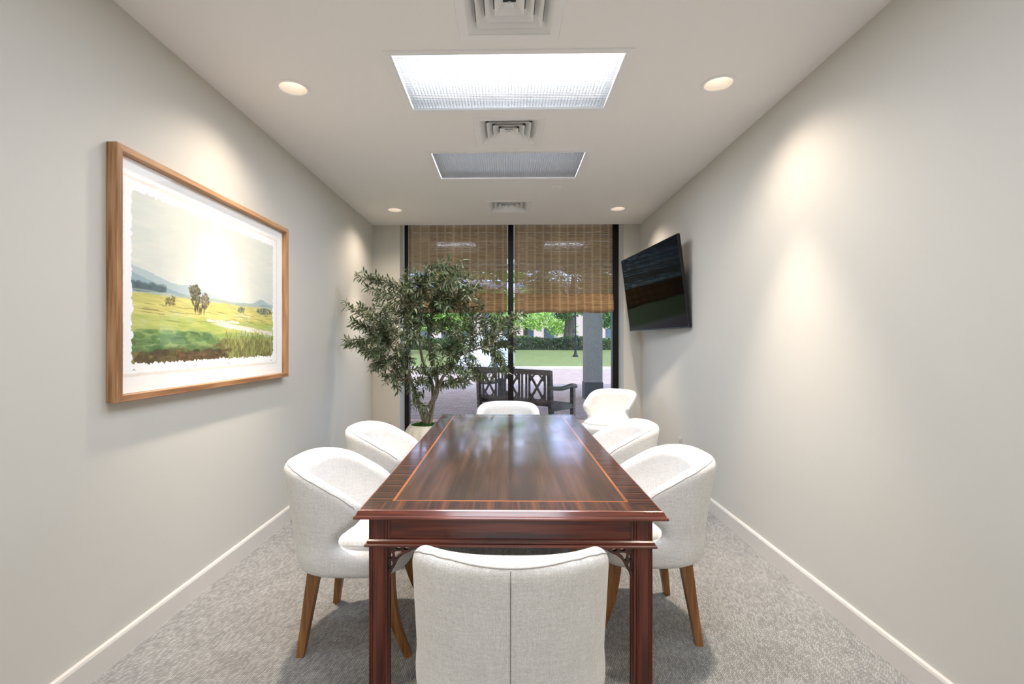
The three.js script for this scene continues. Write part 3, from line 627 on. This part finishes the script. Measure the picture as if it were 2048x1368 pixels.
blind(0.082, 1.312, 'woven grass blind on the television side of the mullion');
part('pull_cord', merge([tube([V(-0.612, 1.1, 0.03), V(-0.612, 0.2, 0.032), V(-0.61, -1.0, 0.03)], 0.0022, 6, 20)]), M.white, bl);

// ---------------------------------------------------------------- potted olive tree
{
  const base = V(-0.815, 0, -4.72), t = thing('potted_olive_tree', 'olive tree with narrow leaves in a ribbed cream pot', 'potted tree', base.toArray());
  const pr = [[0.13, 0.0], [0.15, 0.006], [0.19, 0.08], [0.228, 0.2], [0.236, 0.3], [0.222, 0.4], [0.19, 0.48], [0.158, 0.525], [0.15, 0.535], [0.142, 0.532], [0.14, 0.5], [0.0, 0.49]];
  const pot = new THREE.LatheGeometry(new THREE.SplineCurve(pr.slice(0, 10).map(([a, b]) => new THREE.Vector2(a, b))).getPoints(30).concat(pr.slice(10).map(([a, b]) => new THREE.Vector2(a, b))), 144), pp = pot.attributes.position;
  for (let i = 0; i < pp.count; i++) { const a = Math.atan2(pp.getZ(i), pp.getX(i)), y = pp.getY(i), k = 1 + 0.035 * (Math.pow(Math.abs(Math.cos(a * 8)), 0.7) - 0.7) * sstep(0.0, 0.1, y) * (1 - sstep(0.49, 0.53, y)); pp.setX(i, pp.getX(i) * k); pp.setZ(i, pp.getZ(i) * k); }
  pot.computeVertexNormals();
  part('pot', pot, phys({ color: 0xe6dcc6, roughness: 0.4, clearcoat: 0.3, clearcoatRoughness: 0.3 }), t);
  // moss
  const blade = (p, d, len, wd) => { const sd = V(d.z, 0.2, -d.x).normalize().multiplyScalar(wd), tip = p.clone().addScaledVector(d, len); const mid = p.clone().addScaledVector(d, len * 0.5).add(V(0, len * 0.1, 0)); return [p, mid.clone().add(sd), tip, p, tip, mid.clone().sub(sd)]; };
  const mp = []; for (let k = 0; k < 1500; k++) { const a = rr(0, 6.283), q = 0.143 * Math.sqrt(rnd()), p = V(Math.cos(a) * q, 0.49 + 0.035 * (1 - (q / 0.143) ** 2) + rr(0, 0.02), Math.sin(a) * q), d = V(rr(-1, 1), rr(0.2, 1), rr(-1, 1)).normalize(); blade(p, d, rr(0.015, 0.035), rr(0.002, 0.004)).forEach((v) => mp.push(v.x, v.y, v.z)); }
  const moss = part('moss', fromTris(mp), std({ color: 0x3f7a2c, roughness: 0.9 }), t); moss.userData.kind = 'stuff'; moss.userData.label = 'bright green moss on the soil';
  // skeleton drawn by where the branches reach; local metres
  const S = 4.72 / 960, L = (px, py, z = 0) => V((px - 850) * S, EYE - (py - 684.6) * S, z);
  const bark = std({ map: woodTex([96, 86, 72], [140, 128, 110], [176, 166, 148], 301, 0.1, 0.3, 8, 0.5), roughness: 0.95, bumpMap: paintBump, bumpScale: 0.004 });
  const stems = [
    [[852, 858, 0], [842, 820, 0.02], [832, 790, 0.02], [818, 752, 0.04], [800, 718, 0.05], [778, 684, 0.06]],
    [[850, 858, 0.01], [858, 815, 0.03], [872, 790, 0.03], [874, 765, 0.0], [862, 725, -0.02], [855, 672, -0.03], [862, 620, -0.02]],
    [[856, 858, -0.01], [864, 812, -0.03], [862, 770, -0.05], [842, 720, -0.06], [836, 660, -0.04], [838, 600, 0.0]],
    [[873, 778, 0.02], [892, 745, 0.06], [916, 715, 0.08], [948, 700, 0.1], [985, 690, 0.1]],
    [[818, 752, 0.04], [805, 760, 0.1], [790, 735, 0.14], [770, 720, 0.16]],
  ].map((a) => a.map(([x, y, z]) => L(x, y, z)));
  stems.forEach((s, i) => part('trunk', taperTube(s, [0.026, 0.03, 0.024, 0.017, 0.012][i], [0.008, 0.008, 0.008, 0.006, 0.005][i], 9, 40), bark, t));
  const nodes = stems.flatMap((s) => new THREE.CatmullRomCurve3(s).getPoints(24).slice(10));
  // where branch tips end (picture outline of the crown) with depth chosen inside the free space
  const tips = [[712, 552], [728, 575], [745, 560], [762, 562], [690, 612], [700, 640], [716, 610], [735, 630], [688, 678], [705, 690], [730, 705], [745, 735], [772, 755], [765, 690], [785, 640], [800, 575], [815, 562], [832, 560], [848, 548], [866, 536], [880, 524], [900, 518], [925, 520], [915, 545], [938, 555], [955, 572], [935, 590], [905, 580], [880, 575], [955, 600], [925, 625], [895, 620], [870, 610], [845, 590], [820, 600], [790, 605], [770, 612], [752, 600],
    [860, 650], [885, 660], [910, 665], [935, 655], [965, 640], [990, 630], [1020, 640], [1045, 625], [1035, 660], [1010, 690], [985, 665], [960, 690], [1005, 720], [1012, 745], [985, 755], [950, 745], [920, 700], [900, 710], [880, 700], [860, 690], [835, 640], [815, 650], [800, 670], [815, 700], [830, 680], [795, 700], [780, 720], [790, 770], [812, 765], [835, 790], [845, 740], [905, 765], [930, 770], [880, 740], [840, 815], [828, 740], [760, 650], [742, 665], [850, 620], [905, 600], [890, 550], [835, 580], [810, 585], [940, 680], [975, 700], [870, 580], [885, 600], [900, 640], [925, 640], [945, 620], [840, 610], [825, 625], [855, 565], [945, 715], [820, 720], [805, 620], [780, 660], [862, 555], [720, 655], [755, 705]];
  for (let k = 0; k < 46; k++) { const a = rr(0, 6.283), q = Math.sqrt(rnd()); tips.push([862 + Math.cos(a) * q * 150, 665 + Math.sin(a) * q * 112, 1]); }
  const twigs = [], leaves = [];
  for (const [px, py, inner] of tips) {
    const left = clamp((800 - px) / 110, 0, 1), z = lerp(inner ? rr(-0.1, 0.4) : rr(-0.34, 0.34), rr(0.05, 0.26), left), tip = L(px, py, z);
    { const k = (4.72 - z) / 4.72; tip.x = (tip.x + base.x) * k - base.x; tip.y = EYE + (tip.y - EYE) * k; }
    tip.x = Math.max(tip.x, XL + 0.05 - base.x);
    let best = nodes[0], bd = 1e9; for (const n of nodes) { const d = n.distanceTo(tip) + (n.y > tip.y ? 0.35 * (n.y - tip.y) : 0) + rr(0, 0.12); if (d < bd) { bd = d; best = n; } }
    const mid = best.clone().lerp(tip, 0.5).add(V(rr(-0.04, 0.04), rr(0, 0.07), rr(-0.04, 0.04))), pts = [best, mid, tip];
    const len = best.distanceTo(tip), curve = new THREE.CatmullRomCurve3(pts);
    twigs.push(taperTube(pts, clamp(0.004 + len * 0.006, 0.004, 0.009), 0.0015, 5, 8));
    const run = Math.min(len, 0.4), n = Math.round(26 + run * 105);
    for (let k = 0; k < n; k++) {
      const q = 1 - (run / len) * Math.pow(k / n, 1.1), p = curve.getPointAt(clamp(q, 0, 1)), tan = curve.getTangentAt(clamp(q, 0, 1)), a = k * 2.4 + rr(-0.3, 0.3);
      const s1 = V(0, 1, 0).cross(tan).normalize(), s2 = tan.clone().cross(s1), dir = tan.clone().multiplyScalar(rr(0.5, 1.0)).addScaledVector(s1, Math.cos(a)).addScaledVector(s2, Math.sin(a)).add(V(0, rr(-0.35, 0.15), 0)).normalize();
      leaves.push({ p, dir, len: rr(0.046, 0.08), roll: rr(-0.8, 0.8), tone: rnd() });
    }
    for (let side = 0; side < 2; side++) {          // short side shoots
      const q0 = rr(0.55, 0.85), p0 = curve.getPointAt(q0), tn = curve.getTangentAt(q0), dr = tn.clone().add(V(rr(-0.9, 0.9), rr(-0.5, 0.7), rr(-0.9, 0.9))).normalize(), ln = rr(0.09, 0.17), p1 = p0.clone().addScaledVector(dr, ln);
      if (p1.x + base.x < XL + 0.06) continue;
      twigs.push(taperTube([p0, p0.clone().lerp(p1, 0.5).add(V(0, 0.012, 0)), p1], 0.0025, 0.0012, 4, 3));
      for (let k = 0; k < 14; k++) { const a = k * 2.4, p = p0.clone().lerp(p1, 0.2 + 0.8 * k / 13), s1 = V(0, 1, 0).cross(dr).normalize(), s2 = dr.clone().cross(s1); leaves.push({ p, dir: dr.clone().multiplyScalar(rr(0.5, 1)).addScaledVector(s1, Math.cos(a)).addScaledVector(s2, Math.sin(a)).add(V(0, rr(-0.3, 0.15), 0)).normalize(), len: rr(0.046, 0.076), roll: rr(-0.8, 0.8), tone: rnd() }); }
    }
  }
  const br = part('branches', merge(twigs), bark, t); br.userData.label = 'thin grey branches';
  const leafG = (() => { const st = [[0, 0.0], [0.2, 0.55], [0.45, 1.0], [0.75, 0.75], [1, 0.0]], pos = [], hw = 0.125, P = (i, s) => [s * st[i][1] * hw, -0.16 * st[i][0] ** 2 + Math.abs(s) * st[i][1] * 0.05, st[i][0]]; for (let i = 0; i < 4; i++) for (const s of [-1, 1]) { const a = P(i, 0), b = P(i, s), c = P(i + 1, s), d = P(i + 1, 0); if (s > 0) pos.push(...a, ...c, ...b, ...a, ...d, ...c); else pos.push(...a, ...b, ...c, ...a, ...c, ...d); } return fromTris(pos); })();
  const tones = [0x445535, 0x5b6c46, 0x73835a, 0x939e79, 0xb0b894, 0xcdcaa6];
  const leafMats = tones.map((c) => phys({ color: c, roughness: 0.5, transmission: 0.25, thickness: 0 }));
  const pick = (v) => v < 0.2 ? 0 : v < 0.45 ? 1 : v < 0.68 ? 2 : v < 0.85 ? 3 : v < 0.95 ? 4 : 5;
  const mat = (l) => { const z = l.dir, x = V(0, 1, 0).cross(z).normalize(), y = z.clone().cross(x), q = new THREE.Matrix4().makeBasis(x, y, z); return new THREE.Matrix4().makeTranslation(l.p).multiply(q).multiply(new THREE.Matrix4().makeRotationZ(l.roll)).multiply(new THREE.Matrix4().makeScale(l.len, l.len, l.len)); };
  for (const l of leaves) { const q = l.p.clone().addScaledVector(l.dir, l.len); if (q.x + base.x < XL + 0.012) { l.dir.x = Math.abs(l.dir.x) * 0.5; l.dir.normalize(); } }
  leaves.sort((a, b) => b.p.z + 0.4 * b.len / 0.07 - a.p.z - 0.4 * a.len / 0.07);
  const rest = tones.map(() => []);
  leaves.forEach((l, i) => { const k = pick(l.tone), m = mat(l); if (i < 300) { const o = part('leaf', leafG, leafMats[k], t); o.applyMatrix4(m); } else rest[k].push(leafG.clone().applyMatrix4(m)); });
  const order = rest.map((r, k) => [r, k]).filter(([r]) => r.length), fg = mergeGeometries(order.map(([r]) => mergeGeometries(r)), true);
  const fo = part('foliage', fg, order.map(([, k]) => leafMats[k]), t); fo.userData.kind = 'stuff'; fo.userData.label = 'dense narrow grey-green leaves';
}

// ---------------------------------------------------------------- outside the window
const brickTone = (u, v, x, y) => { const r = Math.floor(y / 16), off = (r % 2) * 16, cx = Math.floor((x + off) / 32) % 16, e = (y % 16) < 1.5 || ((x + off) % 32) < 1.5; return [e, hash(cx, r, 5)]; };
M.paver = std({ map: tex(512, 512, (u, v, x, y) => { const [e, t] = brickTone(u, v, x, y); return e ? [104, 96, 90] : mix3([126, 108, 96], [166, 146, 132], t * 0.7 + 0.3 * fbm(u, v, 30, 30, 8, 3)); }, true, 3.2), roughness: 0.85 });
M.asphalt = std({ color: 0x9a938c, roughness: 0.95 });
M.kerb = std({ color: 0xb9b2a4, roughness: 0.9 });
M.lawn = std({ map: tex(512, 512, (u, v) => mix3([68, 80, 30], [112, 120, 54], fbm(u, v, 40, 40, 21, 4)), true, 6), roughness: 1 });
M.soffit = std({ color: 0xa2978a, roughness: 0.9 });
M.column = std({ map: tex(256, 256, (u, v) => { const k = 92 + 34 * fbm(u, v, 60, 60, 55, 3); return [k * 1.06, k, k * 0.92]; }, true, 1), roughness: 0.9 });
M.darkBase = std({ color: 0x3a3532, roughness: 0.8 });
struct('pavement', box(-30, 30, -0.2, -0.02, -24.3, ZW - 0.14, 'z'), M.paver, 'brick-paved forecourt outside the window');
{
  // lawn that rises to the hedge
  const g = new THREE.PlaneGeometry(90, 40, 30, 40); g.rotateX(-Math.PI / 2); g.translate(0, 0, -44.6);
  const p = g.attributes.position; for (let i = 0; i < p.count; i++) { const d = -p.getZ(i); p.setY(i, 0.1 + 0.6 * sstep(24, 44, d) + 0.02 * Math.sin(p.getX(i) * 0.7)); }
  g.computeVertexNormals(); struct('lawn', uvBox(g, 'z'), M.lawn, 'sunlit lawn beyond the forecourt');
  struct('kerb', box(-30, 30, -0.1, 0.1, -24.62, -24.3, 'x'), M.kerb, 'pale kerb along the lawn');
  struct('far_ground', box(-120, 120, 0.2, 0.5, -140, -62), M.asphalt, 'ground beyond the hedge');
}
{
  // porch roof with two skylights
  const s = new THREE.Shape([[-9, 6.29], [9, 6.29], [9, 13.2], [-9, 13.2]].map(([x, y]) => new THREE.Vector2(x, y)));
  const wells = [[-1.8, -0.76], [0.86, 1.9]];
  for (const [a, b] of wells) s.holes.push(new THREE.Path([[a, 10.9], [a, 12.3], [b, 12.3], [b, 10.9]].map(([p, q]) => new THREE.Vector2(p, q))));
  const g = new THREE.ExtrudeGeometry(s, { depth: 0.18, bevelEnabled: false }); g.rotateX(-Math.PI / 2); g.translate(0, 3.62, 0);
  const pr = structGroup('porch_roof', 'flat porch roof over the forecourt');
  part('soffit', g, M.soffit, pr); part('fascia', box(-9, 9, 3.34, 3.9, -13.4, -13.2, 'x'), M.soffit, pr);
  for (const [a, b] of wells) part('skylight_panel', box(a - 0.05, b + 0.05, 3.81, 3.83, -12.35, -10.85), phys({ color: 0xffffff, roughness: 0.9, transmission: 0.85, thickness: 0 }), pr);
  const c = thing('porch_column', 'square grey porch column with a dark base', 'column', [2.06, -0.02, -11.75]);
  part('shaft', box(-0.2, 0.2, 0.4, 3.64, -0.22, 0.22), M.column, c); part('plinth', box(-0.215, 0.215, 0, 0.4, -0.235, 0.235), M.darkBase, c);
}
// bench seen from behind
{
  const wood = std({ map: woodTex([44, 36, 30], [66, 55, 46], [88, 76, 64], 401, 0.2, 0.8, 10, 0.4), roughness: 0.85 });
  const w = 1.5, t = thing('garden_bench', 'dark wooden garden bench with crossed lattice back outside the window', 'bench', [0.09, -0.02, -7.43], Math.PI - 0.76);
  // local: back at z = 0, seat towards +z
  const bar = (a, b, wd, th) => { const d = b.clone().sub(a), g = new THREE.BoxGeometry(wd, d.length(), th); const q = new THREE.Quaternion().setFromUnitVectors(V(0, 1, 0), d.clone().normalize()); g.applyQuaternion(q); g.translate(...a.clone().add(b).multiplyScalar(0.5).toArray()); return uvBox(g, 'x'); };
  for (const s of [-1, 1]) {
    part('back_post', bar(V(s * w / 2, 0, 0), V(s * w / 2, 0.95, -0.06), 0.06, 0.06), wood, t);
    part('front_leg', bar(V(s * w / 2, 0, 0.5), V(s * w / 2, 0.68, 0.5), 0.06, 0.06), wood, t);
    part('armrest', tube([V(s * w / 2, 0.7, -0.02), V(s * w / 2, 0.68, 0.25), V(s * w / 2, 0.71, 0.5), V(s * w / 2, 0.69, 0.58)], 0.034, 6, 14), wood, t);
    part('side_rail', bar(V(s * w / 2, 0.4, 0), V(s * w / 2, 0.4, 0.5), 0.04, 0.07), wood, t);
  }
  part('top_rail', merge([bar(V(-w / 2, 0.92, -0.055), V(w / 2, 0.92, -0.055), 0.075, 0.05), box(-0.05, 0.05, 0.95, 0.985, -0.08, -0.03)]), wood, t);
  part('lower_rail', bar(V(-w / 2, 0.48, -0.02), V(w / 2, 0.48, -0.02), 0.05, 0.045), wood, t);
  for (let k = 0; k < 5; k++) part('seat_slat', box(-w / 2, w / 2, 0.42, 0.445, 0.03 + k * 0.1, 0.11 + k * 0.1, 'x'), wood, t);
  const y0 = 0.5, y1 = 0.89, Z = -0.04, pw = w / 3;
  for (let k = 0; k < 3; k++) {
    const cx = -w / 2 + pw * (k + 0.5), h = pw * 0.36;
    for (const e of [-1, 1]) for (const o of [0.82, 1.16]) part('back_stile', bar(V(cx + e * h * o, y0, Z), V(cx + e * h * o, y1, Z), 0.026, 0.022), wood, t);
    part('lattice_bar', bar(V(cx - h * 0.8, y0, Z), V(cx + h * 0.8, y1, Z), 0.03, 0.02), wood, t);
    part('lattice_bar', bar(V(cx + h * 0.8, y0, Z), V(cx - h * 0.8, y1, Z), 0.03, 0.02), wood, t);
    const my = (y0 + y1) / 2;
    for (const [ax, ay, bx, by] of [[-0.8, 0.45, -0.25, 1], [0.8, 0.45, 0.25, 1], [-0.8, -0.45, -0.25, -1], [0.8, -0.45, 0.25, -1]]) part('lattice_bar', bar(V(cx + ax * h, my + ay * (y1 - y0) / 2, Z), V(cx + bx * h, my + by * (y1 - y0) / 2, Z), 0.024, 0.018), wood, t);
  }
}
// parked car
{
  const t = thing('parked_car', 'white car parked beside the lawn', 'car', [-1.1, -0.02, -23.0], -0.25);
  const body = phys({ color: 0xc4c4c5, roughness: 0.25, clearcoat: 1, clearcoatRoughness: 0.05 }), dark = phys({ color: 0x0c0f12, roughness: 0.1 }), tyre = std({ color: 0x151515, roughness: 0.9 });
  const ex = (pts, wd, bev) => { const g = new THREE.ExtrudeGeometry(new THREE.Shape(new THREE.SplineCurve(pts.map(([a, b]) => new THREE.Vector2(a, b))).getPoints(60)), { depth: wd - 2 * bev, bevelEnabled: true, bevelSize: bev * 0.6, bevelThickness: bev, bevelSegments: 3 }); g.translate(0, 0, -wd / 2 + bev); g.rotateY(-Q); return g; };
  part('body', ex([[-2.2, 0.35], [-2.25, 0.7], [-2.1, 0.95], [-1.0, 1.02], [0.6, 1.0], [1.6, 0.9], [2.15, 0.78], [2.25, 0.5], [2.15, 0.3], [0, 0.25], [-2.1, 0.28], [-2.2, 0.35]], 1.8, 0.12), body, t);
  part('cabin', ex([[-2.0, 0.95], [-1.75, 1.4], [-1.2, 1.55], [0, 1.57], [0.45, 1.45], [1.05, 1.0], [0, 0.96], [-2.0, 0.95]], 1.56, 0.16), body, t);
  part('side_window', ex([[-1.7, 1.03], [-1.5, 1.38], [-1.0, 1.46], [0, 1.47], [0.35, 1.36], [0.8, 1.04], [0, 1.02], [-1.7, 1.03]], 1.62, 0.03), dark, t);
  part('windscreen', rbox(1.26, 0.55, 0.03, 0.01, 0, 0, 0).rotateX(-0.9).translate(0, 1.24, 0.79), dark, t);
  part('rear_window', rbox(1.26, 0.42, 0.03, 0.01, 0, 0, 0).rotateX(0.5).translate(0, 1.23, -1.96), dark, t);
  for (const s of [-1, 1]) { part('headlamp', rbox(0.36, 0.13, 0.1, 0.04, s * 0.66, 0.72, 2.16), M.silver, t); for (const z of [-1.35, 1.4]) { const g = new THREE.CylinderGeometry(0.33, 0.33, 0.2, 24); g.rotateZ(Q); g.translate(s * 0.82, 0.33, z); part('wheel', g, tyre, t); } }
  part('grille', rbox(1.0, 0.2, 0.06, 0.03, 0, 0.55, 2.24), dark, t);
}
// hedge, fence, trees, lamp post, buildings
function leafCloud(n, place, size, c0, c1) {
  const pos = [], col = [], a = new THREE.Color(c0), b = new THREE.Color(c1), q = new THREE.Color();
  for (let k = 0; k < n; k++) {
    const p = place(), d = V(rr(-1, 1), rr(-1, 1), rr(-1, 1)).normalize(), e = V(rr(-1, 1), rr(-1, 1), rr(-1, 1)).cross(d).normalize(), s = size * rr(0.6, 1.3);
    const P = [p.clone().addScaledVector(d, -s), p.clone().addScaledVector(e, s * 0.4), p.clone().addScaledVector(d, s), p.clone().addScaledVector(e, -s * 0.4)];
    q.copy(a).lerp(b, rnd());
    for (const i of [0, 1, 2, 0, 2, 3]) { pos.push(P[i].x, P[i].y, P[i].z); col.push(q.r, q.g, q.b); }
  }
  const g = fromTris(pos); g.setAttribute('color', new THREE.Float32BufferAttribute(col, 3)); return g;
}
M.leafy = phys({ color: 0xffffff, vertexColors: true, roughness: 0.7, transmission: 0.35, thickness: 0 });
M.bark = std({ map: woodTex([44, 38, 32], [78, 68, 56], [108, 96, 80], 501, 1, 2, 10, 0.5), roughness: 1 });
{
  const h = thing('clipped_hedge', 'long clipped green hedge behind the iron fence', 'hedge', [0, 0.55, -42]);
  part('foliage', leafCloud(34000, () => { const x = rr(-16, 22); return V(x, rr(0.0, 1.25) + 0.1 * Math.sin(x * 1.3), rr(-0.6, 0.5)); }, 0.12, 0x24401a, 0x5f8236), M.leafy, h).userData.kind = 'stuff';
  const f = thing('iron_fence', 'dark iron picket fence in front of the hedge', 'fence', [0, 0.6, -41.2]), iron = std({ color: 0x1a1c1c, roughness: 0.6, metalness: 0.5 });
  const pg = new THREE.CylinderGeometry(0.016, 0.016, 1.15, 5); pg.translate(0, 0.575, 0);
  for (let k = 0; k < 84; k++) part('picket', pg, iron, f).position.x = -5 + k * 0.15;
  for (const y of [0.15, 1.0]) part('rail', box(-5.1, 7.6, y, y + 0.05, -0.02, 0.02, 'x'), iron, f);
  const lp = thing('lamp_post', 'slim black lamp post standing on the lawn', 'lamp post', [4.62, 0.32, -33]);
  part('pole', taperTube([V(0, 0.2, 0), V(0, 2, 0), V(0, 4.2, 0)], 0.075, 0.05, 10, 8), iron, lp); part('foot', new THREE.LatheGeometry([[0, 0], [0.2, 0], [0.2, 0.1], [0.11, 0.2], [0.08, 0.4]].map(([a, b]) => new THREE.Vector2(a, b)), 16), iron, lp); part('lantern', new THREE.LatheGeometry([[0.05, 4.15], [0.14, 4.25], [0.2, 4.7], [0.05, 4.85], [0, 4.95]].map(([a, b]) => new THREE.Vector2(a, b)), 8), iron, lp);
}
function tree(x, y, z, h, r, label, c0, c1, n, trunkR, lean = 0) {
  const t = thing('broadleaf_tree', label, 'tree', [x, y, z], 0, 'trees beyond the lawn');
  part('trunk', taperTube([V(0, -0.2, 0), V(lean * 0.3, h * 0.3, 0), V(lean, h * 0.75, 0)], trunkR, trunkR * 0.5, 10, 10), M.bark, t);
  for (let k = 0; k < 5; k++) { const a = k * 1.26 + x, q = h * rr(0.32, 0.5); part('limb', taperTube([V(lean * 0.4, q, 0), V(lean * 0.5 + Math.cos(a) * r * 0.4, q + r * 0.3, Math.sin(a) * r * 0.4), V(lean + Math.cos(a) * r * 0.8, q + r * 0.45, Math.sin(a) * r * 0.8)], trunkR * 0.4, 0.04, 7, 8), M.bark, t); }
  const blobs = Array.from({ length: 16 }, () => { const a = rr(0, 6.28), q = Math.sqrt(rnd()); return [lean + Math.cos(a) * q * r, h * rr(0.3, 1.0), Math.sin(a) * q * r, r * rr(0.28, 0.45)]; });
  part('crown', leafCloud(n, () => { const b = blobs[Math.floor(rnd() * blobs.length)], d = V(rr(-1, 1), rr(-1, 1), rr(-1, 1)).normalize().multiplyScalar(b[3] * Math.pow(rnd(), 0.4)); return V(b[0] + d.x, b[1] + d.y * 0.7, b[2] + d.z); }, 0.2, c0, c1), M.leafy, t).userData.kind = 'stuff';
}
tree(5.6, 0.7, -45, 9, 4.6, 'thick-trunked ivy-grown tree behind the lamp post', 0x2f4a20, 0x6f9440, 9000, 0.55, 0.6);
tree(-3.0, 0.6, -37, 7, 3.8, 'bright green leafy tree behind the parked car', 0x4d7424, 0xa9cc50, 9000, 0.28, 0.5);
tree(2.2, 0.7, -60, 8, 5, 'yellow-green tree beyond the hedge, between two darker trees', 0x5a8528, 0xb6d65c, 8000, 0.3);
tree(-13, 0.6, -48, 10, 5.0, 'broad dark green tree at the olive tree side of the lawn', 0x2e4c1e, 0x77983f, 8000, 0.4);
tree(14.6, 0.6, -62, 9, 4.2, 'dark green tree beside the porch column', 0x33501f, 0x86a548, 7000, 0.35, -1.2);
{
  const t = thing('low_building', 'pale low building with rows of windows beyond the trees', 'building', [4, 0.4, -75]);
  const wallM = std({ color: 0xb8a698, roughness: 0.9 }), winM = phys({ color: 0x39424c, roughness: 0.15 });
  part('wall', box(-22, 24, 0, 9, -8, 0), wallM, t); part('cornice', box(-22.3, 24.3, 9, 9.5, -8.3, 0.3, 'x'), M.kerb, t);
  const wg = box(-0.8, 0.8, -0.9, 0.9, -0.02, 0.06);
  for (const y of [2.2, 5.4]) for (let k = 0; k < 14; k++) part('window', wg, winM, t).position.set(-20 + k * 3.2, y, 0);
}
renderer.render(scene, camera);
